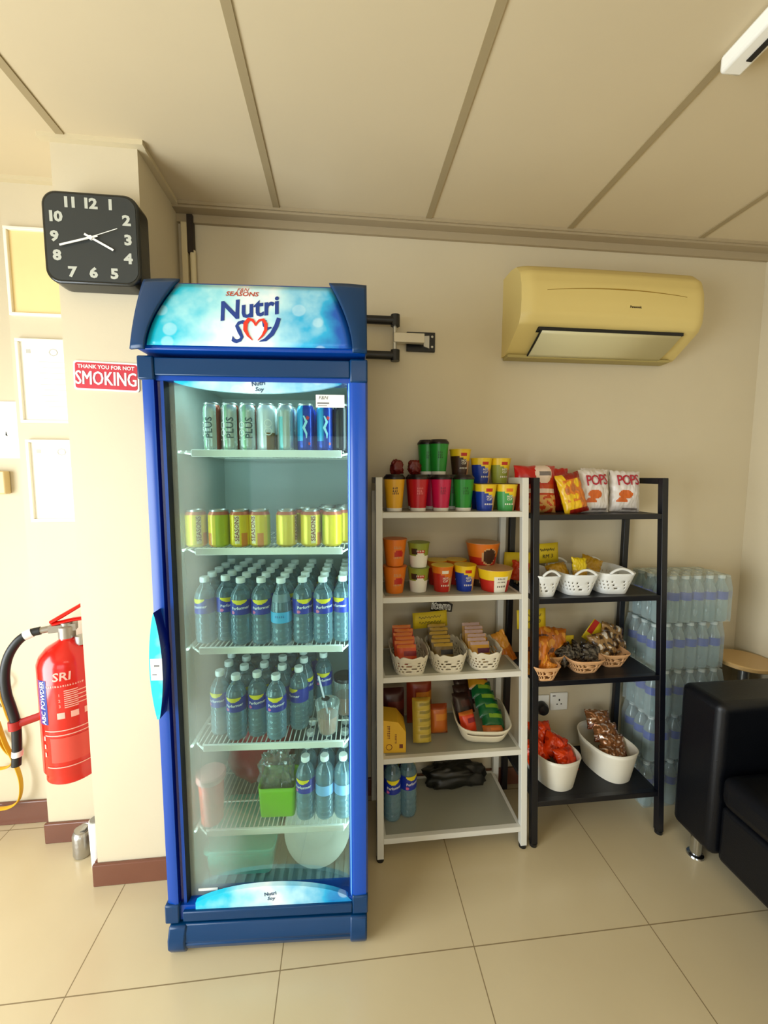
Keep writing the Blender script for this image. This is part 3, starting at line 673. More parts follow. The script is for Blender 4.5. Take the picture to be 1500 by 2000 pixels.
# remove lathe caps on band meshes so that they are sleeves
G3 = 'water bottles on the third shelf of the cooler'; G4 = 'water bottles on the fourth shelf of the cooler'
fr3 = [(.085, .135, B0, -.5), (.147, .15, B0, .5), (.205, .12, B0, .05), (.27, .12, B0, .05), (.335, .112, B1, 0), (.402, .12, B0, .35), (.468, .12, B0, .15), (.532, .13, B0, -.6)]
for i, (u, v, R0, sp) in enumerate(fr3):
    place(R0, u, v, .94, 'navy-labelled water bottle in the front row of the third shelf, ' + ORD[i] if R0 is B0 else 'taller tapered bottle with a sky-blue label, middle of the third shelf front row', G3, sp+FR)
for i, (u, v, R0, sp) in enumerate(fr3):
    for k in range(1, 5):
        vv = v + .0665*k
        if vv < .45: place(B0, u, vv, .94, 'third shelf water bottle in the %s row back, %s column' % (NTH[k], ORD[i]), 'bottles behind the front row of the third shelf', random.uniform(-2, 2))
fr4 = [(.118, .15, -.3), (.180, .12, -.05), (.245, .135, .1), (.311, .115, .1), (.378, .165, -.8)]
for i, (u, v, sp) in enumerate(fr4): place(B0, u, v, .616, 'navy-labelled water bottle in the front row of the fourth shelf, ' + ORD[i], G4, sp+FR)
place(B0, .452, .27, .616, 'water bottle standing alone behind the iced drink cup on the fourth shelf', G4, 0)
for i, (u, v, sp) in enumerate(fr4):
    for k in range(1, 5):
        vv = v + .067*k
        if vv < .45: place(B0, u + (.008 if k % 2 else -.004), vv, .616, 'fourth shelf water bottle in the %s row back, %s column' % (NTH[k], ORD[i]), 'bottles behind the front row of the fourth shelf', random.uniform(-2, 2))
for i, (u, v, R0) in enumerate([(.402, .125, B0), (.467, .125, B2), (.530, .125, B2)]):
    place(R0, u, v, .320, ['navy-labelled bottle at the front of the fifth shelf beside the green tub', 'pale-labelled bottle in the front middle of the fifth shelf trio', 'pale-labelled bottle at the front right end of the fifth shelf'][i], 'water bottles on the fifth shelf of the cooler', -.3+FR)
for i, u in enumerate((.402, .467, .530)):
    for k in (1, 2, 3): place(B2, u, .125+.0665*k, .320, 'fifth shelf pale-labelled bottle in the %s row back, %s column' % (NTH[k], ORD[i]), 'bottles behind the front trio of the fifth shelf', 0)

# cans
def can(r, h, base, paint, extra, nm='drink_can'):
    t = thing(nm, 'can', 'can')
    prof = [(r*.72, .0), (r*.8, .001), (r, .008)]+[(r, .008+(h-.024)*i/10) for i in range(1, 11)]+[(r*.84, h-.006)]
    MB().lathe(prof, 32, m=paint).build('can_body', base, t)
    MB().lathe([(r*.84, h-.006), (r*.88, h-.002), (r*.85, h), (r*.8, h-.004), (0, h-.004)], 28).build('can_lid', STEEL, t)
    extra(t, r, h); return t
SILV = mat('can_silver', '#bfc9c4', .25, metal=.55); SBLU = mat('can_blue', '#0b3ea8', .25, metal=.4); SCY = mat('can_cyan', '#1c9cd0', .25, metal=.3)
GREEN = mat('can_pale_green', '#9fc6a4', .3, metal=.3)
def ex100(t, r, h):
    m = MB(); m.text('PLUS', .03, onround(r+.0005, .07, .15), rot=pi/2, bold=.0003, sub=.006); m.build('lettering', mat('can_slate_print', '#3c5054', .4), t, smooth=0)
    m = MB(); [m.stroke([(.010*cos(a/12*2*pi), zz+.0095*sin(a/12*2*pi)) for a in range(13)], .003, onround(r+.0004, 0, -.75)) for zz in (.055, .078)]; m.stroke([(-.012, .045), (.012, .045)], .004, onround(r+.0004, -.01, -.75))
    m.build('number_mark', WHITE, t, smooth=0)
C100 = can(.0265, .146, [SILV, GREEN, mat('can_rust', '#8a3a22', .3, metal=.3)], lambda u, z: 1 if -.1 < u < -.03 else (2 if .16 < u < .28 else 0), ex100)
def exw(t, r, h):
    m = MB(); [m.stroke([(.011*cos(a/12*2*pi), zz+.0105*sin(a/12*2*pi)) for a in range(13)], .003, onround(r+.0004, 0, .4)) for zz in (.06, .085)]; m.build('number_mark', WHITE, t, smooth=0)
CW = can(.0265, .146, [mat('can_white_silver', '#dfe6ea', .25, metal=.3), mat('can_bronze', '#8a6a3c', .3, metal=.5)], lambda u, z: 1 if .02 < u < .3 and z < .06 else 0, exw)
CT = can(.0265, .146, [SILV, mat('can_teal', '#6fb4b8', .3, metal=.3)], lambda u, z: 1 if -.12 < u < -.04 and z < .11 else 0, lambda t, r, h: None)
def exb(t, r, h):
    m = MB(); m.stroke([(-.004, .108), (.004, .09), (-.004, .072), (.004, .054), (.004, .04)], [.004, .008, .008, .006, .002], onround(r+.0004, 0, .05)); m.build('pale_swirl', mat('can_ice_blue', '#a8e4ee', .3), t, smooth=0)
    m = MB(); m.stroke([(.004, .104), (.012, .1)], .01, onround(r+.0004, 0, .05)); m.stroke([(.01, .024), (.016, .024)], .008, onround(r+.0004, 0, .05)); m.build('red_spot', mat('can_red', '#c8303a', .3), t, smooth=0)
CB = can(.0265, .146, [SBLU, SCY], lambda u, z: 1 if -.2 < u < -.03 and z > .03 else 0, exb)
CK = can(.0265, .146, [mat('can_black', '#15161c', .25)], lambda u, z: 0, lambda t, r, h: None)
bpy.context.view_layer.update()
row = [(.135, C100, 'silver and green tall can, leftmost on the top shelf', -.2), (.190, C100, 'silver and green tall can, second from left on the top shelf', .1), (.243, C100, 'silver and green tall can, third from left on the top shelf', .25),
       (.300, CW, 'white-silver tall can with a ring mark on the top shelf', 0), (.360, CT, 'silver tall can with a teal stripe beside the blue cans', 0), (.421, CB, 'left one of the two blue tall cans on the top shelf', 0), (.481, CB, 'right one of the two blue tall cans on the top shelf', .1), (.533, CK, 'black tall can at the right end of the top shelf', 0)]
for u, R0, lab, sp in row: place(R0, u, .115, 1.556, lab, 'tall cans in the front row of the top shelf', sp+FR)
for u, R0, lab, sp in row[3:]:
    for k in (1, 2): place(R0, u, .115+.056*k, 1.556, 'tall can in the %s row back of the top shelf, %s column' % (NTH[k], ORD[row.index((u, R0, lab, sp))]), 'tall cans behind the front row of the top shelf', random.uniform(-1, 1))
def exs(t, r, h):
    m = MB(); m.text('SEASONS', .02, onround(r+.0008, h*.5, -.2), rot=pi/2, bold=.0003, sx=.95, sub=.006); m.build('lettering', mat('season_print', '#8a3a28', .4), t, smooth=0)
    m = MB(); m.grid(lambda u, v: ((r+.0004)*sin(-.42+u*.44), -(r+.0004)*cos(-.42+u*.44), .012+(h-.03)*v), 4, 2); m.build('pale_strip', mat('cream_strip', '#e8d9a8', .35), t)
def ps(u, z):
    if z > .098: return 2
    if .03 < u < .14 and z < .05: return 1
    if u > .2: return 3
    return 0
CS = can(.033, .118, [mat('can_yellow', '#e3c61a', .28, metal=.2), mat('can_orange', '#d8801a', .3), mat('can_rim_pink', '#c46a50', .35, metal=.3), mat('can_lime', '#b8c41c', .3, metal=.2)], ps, exs)
bpy.context.view_layer.update()
for i, (u, sp) in enumerate([(.068, .8), (.140, -1.2), (.207, .15), (.268, -.2), (.353, 1.5), (.431, .55), (.499, 2.4)]):
    place(CS, u, .13, 1.256, 'yellow drink can in the front row of the second shelf, ' + ORD[i], 'yellow cans in the front row of the second shelf', sp+FR)
for u, n, cn in ((.40, 2, 'left'), (.47, 4, 'middle'), (.53, 4, 'right')):
    for k in range(1, n): place(CS, u, .13+.07*k, 1.256, 'yellow can in the %s row back of the second shelf, %s column' % (NTH[k], cn), 'yellow cans behind the front row of the second shelf', random.uniform(-2, 2))

# cups, tubs, bags, plate inside the cooler
t = thing('iced_drink_cup', 'clear plastic cup of brown iced drink with a striped straw on the fourth shelf', 'cup', fw(.478, .13, .617))
CLR = clear('clear_cup_plastic', '#f0f4f2', '#cfd8d4', .08, .06, .08, .4)
MB().lathe([(.026, 0), (.03, .004), (.040, .098), (.042, .1), (.042, .104), (.028, .104), (.026, .114), (0, .114)], 32).build('cup_body', CLR, t)
MB().lathe([(.0, .004), (.028, .005), (.0355, .062), (0, .062)], 32).build('drink', mat('milk_tea', '#b26a34', .3), t)
MB().tube([(.008, 0, .03), (-.01, .005, .11), (-.03, .012, .19)], .0035, 8).build('straw', mat('striped_straw', '#c8c8d0', .4), t)
MB().lathe([(0, .115), (.014, .115), (.014, .117), (0, .117)], 20, c=(-.006, 0, 0)).build('lid_hole_sticker', BLACKP, t)
t = thing('drink_cup', 'clear plastic cup with a dark lid beside the iced drink on the fourth shelf', 'cup', fw(.532, .235, .617))
MB().lathe([(.026, 0), (.03, .004), (.040, .13), (.0405, .132)], 32).build('cup_body', CLR, t)
MB().lathe([(.041, .13), (.043, .135), (.041, .142), (0, .143)], 32).build('cup_lid', mat('dark_lid', '#14161c', .3), t)
MB().lathe([(0, .004), (.028, .005), (.034, .07), (0, .07)], 28).build('drink', mat('milk_tea_dark', '#8a5430', .3), t)
t = thing('lidded_tumbler', 'coral red plastic tumbler with a pink lid on the fifth shelf', 'cup', fw(.088, .12, .321))
MB().lathe([(.033, 0), (.035, .003), (.041, .15), (.041, .153), (0, .153)], 32).build('tumbler_body', mat('coral_plastic', '#e8523e', .4), t)
MB().lathe([(.046, .15), (.048, .153), (.048, .168), (.044, .172), (0, .172)], 32).build('tumbler_lid', mat('pink_lid', '#d98a84', .4), t)
def blob(sx, sy, sz, amp, fr_, seed, top=0):
    m = MB()
    def f(u, v):
        a = u*2*pi; ph = -pi/2+pi*v; cx, cz = cos(ph), sin(ph)
        p = Vector((cx*cos(a), cx*sin(a), cz)); p = Vector([abs(q)**.75*(1 if q > 0 else -1) for q in p])
        n_ = 1+amp*noise.noise(p*fr_+Vector((seed, 0, 0)))+amp*.5*noise.noise(p*fr_*2.7+Vector((seed, 5, 0)))
        q = Vector((p.x*sx*n_, p.y*sy*n_, p.z*sz*n_)); q.z = max(q.z, -sz*.93); return q
    m.grid(f, 40, 26, cu=True); m.v = [(x, y, z+sz*.93) for x, y, z in m.v]; return m
tag(blob(.125, .095, .125, .16, 1.6, 3).build('red_plastic_bag', mat('red_bag_plastic', '#a01c28', .35, bump=.5, bscale=18), loc=fw(.20, .34, .322), smooth=80), 'bulging dark red plastic bag at the back left of the fifth shelf', 'bag')
t = thing('green_tub', 'bright green open plastic tub on the fifth shelf', 'tub', fw(.305, .17, .321), FR)
def rr_ring(hw, hd, r, n=7): return rrect(hw, hd, r, n)
def tubmesh(hw, hd, h, r, taper=.85, n=7):
    m = MB(); ring = rr_ring(hw, hd, r, n); k = len(ring)
    def at(i, v):
        s_ = taper+(1-taper)*v; return (ring[i % k][0]*s_, ring[i % k][1]*s_, h*v)
    m.grid(lambda u, v: at(int(round(u*k)), v), k, 6, cu=True)
    m.face([i for i in range(k)][::-1]); return m
tubmesh(.062, .055, .105, .012, .92).build('tub_body', mat('lime_plastic', '#7dc814', .35), t, solid=.003)
FILM = clear('clear_film', '#f4f6f4', '#d8dedb', .10, .10, .12, .35)
t = tag(blob(.055, .035, .075, .35, 3.5, 9).build('clear_plastic_bag', FILM, loc=fw(.295, .165, .38), smooth=25), 'crumpled clear plastic bag sticking up out of the green tub', 'bag')
t = thing('food_container', 'teal plastic food container with lid at the bottom of the cooler', 'container', fw(.168, .245, .099), FR)
tubmesh(.115, .12, .085, .02, .93).build('container_body', mat('teal_plastic', '#2fd8bc', .35), t, solid=.003)
m = MB(); m.prism(rr_ring(.122, .126, .022), .083, .098, lambda a, b, h: (a, b, h)); m.build('container_lid', mat('teal_lid', '#34c8b0', .35), t, bevel=.003)
t = thing('white_plate', 'round white plate leaning at the bottom right of the cooler', 'plate', fw(.432, .215, .196), FR); t.rotation_euler = (radians(55), 0, FR)
m = MB(); m.lathe([(0, .0), (.06, .0), (.068, .004), (.078, .014), (.118, .024), (.12, .027), (.117, .028), (.076, .018), (.066, .009), (.06, .006), (0, .006)], 56); m.build('plate_body', mat('white_porcelain', '#dcdfd4', .25), t)

# ------------------------------------------------------------------ ladder racks
def rack(name, label, x0, x1, zs, frame_m, panel_m, cat='shelf', feet=True, midbar=True):
    t = thing(name, label, cat, ((x0+x1)/2, 1.56, 0)); cx, cy = t.location.x, t.location.y
    fy = lambda z: 1.405+(z/1.477)*.095
    rb = 1.70
    P = lambda x, y, z: (x-cx, y-cy, z)
    hwid = .013
    for x in (x0, x1):
        m = MB(); b = len(m.v)
        m.prism([(-hwid, -.013), (hwid, -.013), (hwid, .013), (-hwid, .013)], 0.012, 1.477, lambda a, c, h: P(x+a, fy(h)+c, h))
        p = m.build('front_post', frame_m, t, bevel=.002)
        m = MB(); m.lathe([(.013, 0), (.015, .001), (.015, .013), (0, .014)], 14, c=P(x, fy(0), 0)); m.build('foot_cap', BLACKP, p)
        m = MB(); m.box(*[q for q in (x-hwid-cx, x+hwid-cx, rb-.011-cy, rb+.011-cy, 0, 1.42)]); m.build('rear_post', frame_m, t, bevel=.002)
        m = MB(); m.box(x-.011-cx, x+.011-cx, fy(1.47)-cy-.012, rb-cy+.011, 1.452, 1.477); m.build('top_side_bar', frame_m, t, bevel=.002)
    for z in zs:
        f0 = fy(z)
        m = MB()
        m.box(x0+hwid-cx, x1-hwid-cx, f0-.012-cy, f0+.008-cy, z-.022, z); m.box(x0+hwid-cx, x1-hwid-cx, rb-.01-cy, rb+.006-cy, z-.022, z)
        m.box(x0+hwid-cx-.005, x0+hwid+.012-cx, f0-cy, rb-cy, z-.022, z-.001); m.box(x1-hwid-.012-cx, x1-hwid+.005-cx, f0-cy, rb-cy, z-.022, z-.001)
        if midbar: m.box(-.008, .008, f0-cy, rb-cy, z-.018, z-.0035)
        s_ = m.build('shelf_frame', frame_m, t, bevel=.0015)
        MB().box(x0+hwid+.01-cx, x1-hwid-.01-cx, f0+.006-cy, rb-.008-cy, z-.003, z-.0005).build('shelf_panel', panel_m, s_, smooth=0)
    return t
WR = mat('rack_off_white', '#d9d8cf', .4); BR_ = mat('rack_black', '#070a14', .35)
FROST = clear('frosted_shelf_panel', '#d9dcd4', '#b9b8a8', .55, .03, .2, .2)
WZ = [1.345, 1.022, .716, .402, .09]; BZ = [1.332, 1.0, .67, .185]
rack('shelf_rack', 'white ladder shelf rack full of cup noodles and snacks, right of the blue cooler', .137, .712, WZ, WR, FROST)
rack('shelf_rack', 'black ladder shelf rack with chips and white baskets, right of the white rack', .757, 1.305, BZ, BR_, mat('rack_black_panel', '#090b12', .5), midbar=False)

# ------------------------------------------------------------------ coffee cups and cup noodles
def conemap(r0, r1, h, a0=0, z0=0):
    def f(a, b, t):
        z = z0+b; r = r0+(r1-r0)*z/h+t+.0006; q = a/r+a0; return (r*sin(q), -r*cos(q), z)
    return f
def coffee(col, label, x, y, z, ink, rz=0, group='lidded paper coffee cups on the white rack'):
    t = thing('coffee_cup', label, 'cup', (x, y, z), rz, group)
    r0, r1, h = .030, .041, .127
    pr = [(r0, 0), (r0+.0004, .002)]+[(r0+(r1-r0)*q/10, h*q/10) for q in range(1, 11)]
    MB().lathe(pr, 32, m=lambda u, zz: 1 if zz < .011 or zz > .122 else 0).build('cup_body', [mat(*col), mat('cup_white_rim', '#e8e4da', .4)], t)
    MB().lathe([(r1+.001, h-.003), (r1+.002, h), (r1+.001, h+.006), (r1-.005, h+.012), (r1-.007, h+.016), (0, h+.014)], 32).build('cup_lid', mat('lid_dark_brown', '#1a0f0c', .35), t)
    m = MB(); glyphs(m, conemap(r0, r1, h, .0, .08), .022, .03, sum(map(ord, label)) % 99); m.build('print_mark', mat('mark_'+ink, ink, .5), t, smooth=0)
    return t
YC = ('cup_yellow', '#dda41c', .4); RC = ('cup_red', '#b8101c', .35); PC = ('cup_magenta', '#c8104c', .35); GC = ('cup_green', '#1f8a2a', .35)
z1 = WZ[0]
coffee(YC, 'yellow lidded coffee cup at the left end of the white rack top shelf', .203, 1.545, z1, '#2a1a10')
coffee(RC, 'red lidded coffee cup on the white rack top shelf', .298, 1.545, z1, '#e08080')
coffee(PC, 'magenta lidded coffee cup between the red and the green cup', .390, 1.545, z1, '#80183c')
coffee(GC, 'green lidded coffee cup at the right of the front row, beside the cup noodles', .481, 1.545, z1, '#0e5018')
for x, n_ in ((.215, 'yellow'), (.305, 'red'), (.375, 'magenta'), (.46, 'green')):
    coffee({'yellow': YC, 'red': RC, 'magenta': PC, 'green': GC}[n_], 'dark-lidded %s coffee cup standing in the second row of the top shelf' % n_, x, 1.635, z1, '#302018')
for x, y, lab in ((.398, 1.628, 'green lidded coffee cup standing on top of the other cups, in front of its twin'), (.358, 1.663, 'green lidded coffee cup on top of the other cups, behind and left of its twin')):
    coffee(GC, lab, x, y, z1+.1435, '#0e5018')
def redlump(x, y, z, lab):
    t = blob(.026, .02, .03, .3, 2.2, x*10).build('red_sachet', mat('dark_red_foil', '#6a1408', .4, bump=.3, bscale=60), loc=(x, y, z), smooth=60); tag(t, lab, 'sachet', 'dark red sachets on the coffee cup lids')
redlump(.225, 1.64, z1+.1435, 'left dark red sachet lying on the coffee cup lids'); redlump(.30, 1.645, z1+.1435, 'right dark red sachet lying on the coffee cup lids')

NCOL = {'y': mat('noodle_yellow', '#e8c41c', .35), 'b': mat('noodle_blue', '#12359c', .35), 'g': mat('noodle_green', '#3f9a4c', .35), 'r': mat('noodle_red', '#b82418', .35), 'o': mat('noodle_orange', '#dc7418', .35),
        'w': mat('noodle_white', '#e6e2d4', .4), 'd': mat('noodle_dark', '#3c2414', .4), 't': mat('noodle_tan', '#c79a6a', .4), 'l': mat('noodle_olive', '#8a9430', .4)}
def noodle(label, x, y, z, r0, r1, h, pal, paint, txt, rz=0, lidc='y', name='noodle_cup', cat='cup noodles', tx=None):
    t = thing(name, label, cat, (x, y, z), rz, 'cup noodles on the white rack')
    pr = [(r0, 0), (r0, .003)]+[(r0+(r1-r0)*q/16, h*q/16) for q in range(1, 17)]+[(r1+.002, h), (r1+.002, h+.002)]
    MB().lathe(pr, 48, m=paint, caps=False).build('cup_body', [NCOL[k] for k in pal], t)
    MB().lathe([(r1+.001, h+.001), (r1+.001, h+.003), (0, h+.004)], 32).build('foil_lid', NCOL[lidc], t)
    m = MB(); m.lathe([(0, .002), (r0, .002)], 32); m.build('cup_base', NCOL['w'], t)
    if txt:
        m = MB(); f = conemap(r0, r1, h, .1, h*.52); 
        for i, (s_, sz, dz) in enumerate(txt):
            if s_ == '#': glyphs(m, (lambda a, b, q, dz=dz: f(a, b+dz, q)), .034, sz, i+3, 1); continue
            m.text(s_, sz, (lambda a, b, q, dz=dz: f(a, b+dz, q)), bold=.0003, sx=.9)
        m.build('lettering', tx or NCOL['w'], t, smooth=0)
    return t
def pm_mag(u, z, h):   # yellow top, coloured lower body, noodle picture at right front, red flash on top
    k = z/h; U = u*2*pi
    if k > .74 and -.25 < U < .35 and k < .86: return 2
    if k > .66-.12*sin(U*1.5): return 0
    if U > .55-.5*(k-.3) and U < 1.3 and k < .55: return 3
    return 1
def mag(kind, label, x, y, z, rz=0, s=1):
    pal = {'b': 'ybrt', 'g': 'ygot', 'r': 'orwt', 'd': 'ydrt', 'l': 'ylrt'}[kind]; h = .102*s
    return noodle(label, x, y, z, .032*s, .044*s, h, pal, lambda u, zz: pm_mag(u, zz, h), [('HOT', .012, .004), ('CUP', .012, -.007), ('#', .009, -.026)], rz)
mag('b', 'yellow and blue cup noodle at the right of the coffee cups, lower of its stack', .571, 1.545, z1)
mag('g', 'yellow and green cup noodle at the right end of the top shelf front row', .658, 1.545, z1, -.1)
zz = z1+.107
for x, y, zq, k, lab in ((.495, 1.645, z1+.1435, 'd', 'yellow and brown cup noodle raised behind the green coffee cup'), (.583, 1.632, z1+.1075, 'b', 'yellow and blue cup noodle in the raised second row of the top shelf'), (.668, 1.640, z1+.1075, 'l', 'yellow and olive cup noodle at the right end of the raised second row')):
    mag(k, lab, x, y, zq, .05)
for x, k, lab in ((.583, 'b', 'yellow and blue cup noodle under the raised one in the second row'), (.668, 'l', 'yellow and olive cup noodle under the raised one at the right end')):
    mag(k, lab, x, 1.637, z1)
# second shelf
z2 = WZ[1]
def pot(lab, x, y, z, sw):
    noodle(lab, x, y, z, .034, .047, .103, 'oort', lambda u, zz: 2 if (u*2*pi-.2)**2+((zz-.05)/.03)**2 < .25 else (1 if abs(u) < .12 else 0), [('#', .014, .022), ('#', .010, -.018)], .1, 'o', tx=NCOL['t'])
pot('orange cup noodle, lower one of the stack at the left end of the second shelf', .205, 1.54, z2, 0); pot('orange cup noodle, upper one of the stack at the left end of the second shelf', .205, 1.54, z2+.1085, 0)
def pw(u, zz):
    U = u*2*pi; k = zz/.095
    if k > .82: return 1
    if -.9 < U < -.2 and .55 < k < .8: return 3
    if -.4 < U < .5 and .62 < k < .78: return 2
    if (U-.05)**2/.5+((k-.3)/.32)**2 < 1: return 0
    return 1 if k > .5 else 0
for z, w_ in ((z2, 'lower'), (z2+.1, 'upper')):
    noodle('green and white cup noodle, %s one of the stack on the second shelf' % w_, .302, 1.545, z, .032, .043, .095, 'wlrd', pw, [('#', .009, .018)], -.05, 'l')
mag('r', 'red and orange cup noodle in the middle of the second shelf', .399, 1.54, z2); mag('b', 'yellow and blue cup noodle beside the noodle bowl on the second shelf', .493, 1.54, z2)
def bowl(lab, x, y, z, pal, paint, txt, tx=None): noodle(lab, x, y, z, .052, .070, .088, pal, paint, txt, 0, 't', 'noodle_bowl', 'noodle bowl', tx)
def pb(u, zz):
    U = u*2*pi; k = zz/.088
    if -.45 < U < .5 and (k < .72): return 2
    return 0 if k > .55 else 1
bowl('yellow and red noodle bowl with a white panel at the right of the second shelf', .616, 1.535, z2, 'yrw', pb, [('#', .008, .012), ('#', .008, -.002), ('#', .010, -.02)], mat('noodle_print_grey', '#5a5048', .5))
def pc(u, zz):
    U = u*2*pi; k = zz/.088
    d = ((U-.15)/.55)**2+((k-.42)/.42)**2
    return 2 if .75 < d < 1 else (3 if d < .75 else (1 if k < .4 else 0))
bowl('brown noodle bowl with a round picture at the back, under its twin', .585, 1.62, z2, 'odto', pc, []); bowl('brown noodle bowl with a round picture, raised at the back of the second shelf', (.592), 1.615, z2+.0925, 'ortd', pc, [])
for i, (x, y) in enumerate(((.40, 1.64), (.485, 1.64))): mag('r', 'red and orange cup noodle at the back of the second shelf, %s' % ('left' if i == 0 else 'right'), x, y, z2)

# ------------------------------------------------------------------ baskets
def basket(name, label, loc, rz, hw0, hd0, hw1, hd1, h, holes, col, group, scal=0, handle=False, nper=96, nz=12, cat='basket'):
    t = thing(name, label, cat, loc, rz, group); m = MB()
    def f(u, v):
        a = u*2*pi; e = .55
        cx = abs(sin(a))**e*(1 if sin(a) > 0 else -1); cy = -abs(cos(a))**e*(1 if cos(a) > 0 else -1)
        hw = hw0+(hw1-hw0)*v; hd = hd0+(hd1-hd0)*v; z = h*v
        if scal and v > .85: z += scal*abs(sin(u*pi*scal_n))*(v-.85)/.15
        return (cx*hw, cy*hd, z)
    scal_n = 14
    m.grid(f, nper, nz, cu=True, skip=holes)
    m.face([i for i in range(nper)][::-1]); m.build('basket_body', col, t, solid=.0028, smooth=60)
    if not scal:
        m = MB(); p = [Vector(f(i/48, 1)) for i in range(49)]; m.tube(p, .0028, 8); m.build('rim', col, t)
    if handle:
        for sg in (-1, 1):
            p = [(x*hw1*.55, sg*(hd1+.003), h+.004+.02*(1-(x*x))) for x in [q/6-1 for q in range(13)]]; MB().tube(p, .005, 8).build('handle', col, t)
    return t
WB = mat('white_basket_plastic', '#e6e8e6', .35); LB = mat('lace_basket_cream', '#ddd5c0', .4); TB = mat('tan_basket_plastic', '#d9a878', .45)
def dots(i, j): return j in (3, 5, 7) and (i+j//2) % 4 < 1 and not (i % 48 < 1)
def lace(i, j): return (j in (2, 4, 6) and (i+(j//2) % 2*2) % 4 < 2) or (j == 8 and (i % 7) in (2, 3))
def weave(i, j): return 1 < j < 10 and ((i+j//2) % 4 < 2) and (j % 4 != 1)
z3 = WZ[2]
lc = [(.260, 1.535, .074), (.416, 1.54, .074), (.566, 1.545, .07)]
for i, (x, y, hw) in enumerate(lc):
    basket('lace_basket', 'cream lace-patterned basket on the third shelf of the white rack, ' + ['left', 'middle', 'right'][i], (x, y, z3+.001), 0, hw*.8, .085, hw, .105, .072, lace, LB, 'lace baskets on the white rack', scal=.008)
def sachet(label, loc, rx, w_, h_, cols, group, text=None, name='sachet', t_=.012, rz=0, cat='sachet'):
    t = thing(name, label, cat, loc, rz, group); t.rotation_euler = (rx, 0, rz)
    m = MB(); rnd = random.Random(int(loc[0]*1e4+loc[1]*3e3)); sd = rnd.uniform(0, 50)
    def f(u, v):
        x = (u-.5); z = v; p = max(0, (1-(2*x)**4)*(1-(2*v-1)**6)); return (x*w_, -t_/2*p+.002*noise.noise((x*6, v*6, sd)), z*h_)
    def g_(u, v): q = f(1-u, v); return (q[0], -q[1], q[2])
    pf = lambda u, v: 1 if .50 < v < .72 and u > .3 else (2 if v > .86 or v < .04 else 0)
    m.grid(f, 12, 14, m=pf); m.grid(g_, 12, 14, m=0)
    m.build('packet', cols, t, smooth=50)
    if text:
        m = MB(); m.text(text, .011, lambda a, b, h: (a+.006, -t_/2-.0012-h, h_*.61+b), bold=.0002); m.build('lettering', NCOL['w'], t, smooth=0)
    return t
S_OR = [mat('sachet_orange', '#cf4a20', .35), mat('sachet_crimson', '#8c1428', .35), mat('sachet_peach', '#d8762c', .4)]
S_BR = [mat('sachet_olive_brown', '#6a5420', .35), mat('sachet_black', '#15131c', .35), mat('sachet_mustard', '#b08c28', .4)]
S_PU = [mat('sachet_gold', '#c08c1c', .35), mat('sachet_purple', '#54103c', .35), mat('sachet_silver_pink', '#b89a94', .4)]
for (x, y, hw), cols, nm, dx in zip(lc, (S_OR, S_BR, S_PU), ('orange and crimson', 'black and olive', 'gold and purple'), (-.012, -.018, -.016)):
    for k in range(6):
        fr_ = ['frontmost', 'second', 'third', 'fourth', 'fifth', 'rearmost'][k]
        sachet('%s drink sachet, %s in the %s lace basket' % (nm, fr_, ['left', 'middle', 'right'][lc.index((x, y, hw))]), (x+dx+.003*(-1)**k, 1.485+k*.022, z3+.012+k*.008), radians(-22+k*2), .078, .088, cols, 'sachets in the lace baskets')
# signs on the third shelf
c = thing('item_sign', 'black sign with white outlined word item above the middle lace basket', 'sign', (.425, 1.655, z3+.20)); c.rotation_euler.y = radians(5)
MB().prism([(-.045, -.022), (.05, -.022), (.052, .012), (.02, .026), (-.04, .03)], 0, .003, front(0)).build('sign_board', BLACKP, c, smooth=0)
m = MB(); m.text('item', .048, front(-.0032, 0, .002), bold=.0022); m.build('lettering', WHITE, c, smooth=0)
m = MB(); m.text('item', .048, front(-.0040, 0, .002), bold=-.0006); m.build('inner_lettering', BLACKP, c, smooth=0)
MB().box(-.003, .003, .0, .004, -.199, .0).build('sign_stick', BLACKP, c, smooth=0)
YP = mat('yellow_card', '#d9bd1a', .6, var=.05, scale=20)
def card(label, loc, w_, h_, lines, ry=0, rx=0, rz=0, name='price_card', stick=0):
    c = thing(name, label, 'price card', loc); c.rotation_euler = (rx, ry, rz)
    MB().grid(lambda u, v: ((u-.5)*w_, -.004*sin(pi*u), v*h_), 10, 2).build('card', YP, c, solid=.0012)
    m = MB()
    for i, l in enumerate(lines):
        if l == '#':
            m.stroke([(w_*(-.32+.64*q/40), h_*(.68-.32*i)+h_*.06*sin(q*1.15)*(1+.5*sin(q*.7))) for q in range(41)], .0016, lambda a, b, h: (a, -.0065-h, b)); continue
        m.text(l, h_*.27, lambda a, b, h, i=i: (a, -.0065-h, h_*(.70-.36*i)+b), rot=.03, shear=.1)
    if lines: m.build('handwriting', INK, c, smooth=0)
    if stick: MB().box(-.003, .003, .0, .003, -stick, .01).build('stick', mat('stick_wood', '#b08a50', .6), c, smooth=0)
    return c
card('torn mustard-yellow card with faint writing behind the lace baskets', (.375, 1.635, z3+.115), .15, .07, ['#', '#'], radians(-4), stick=.11)

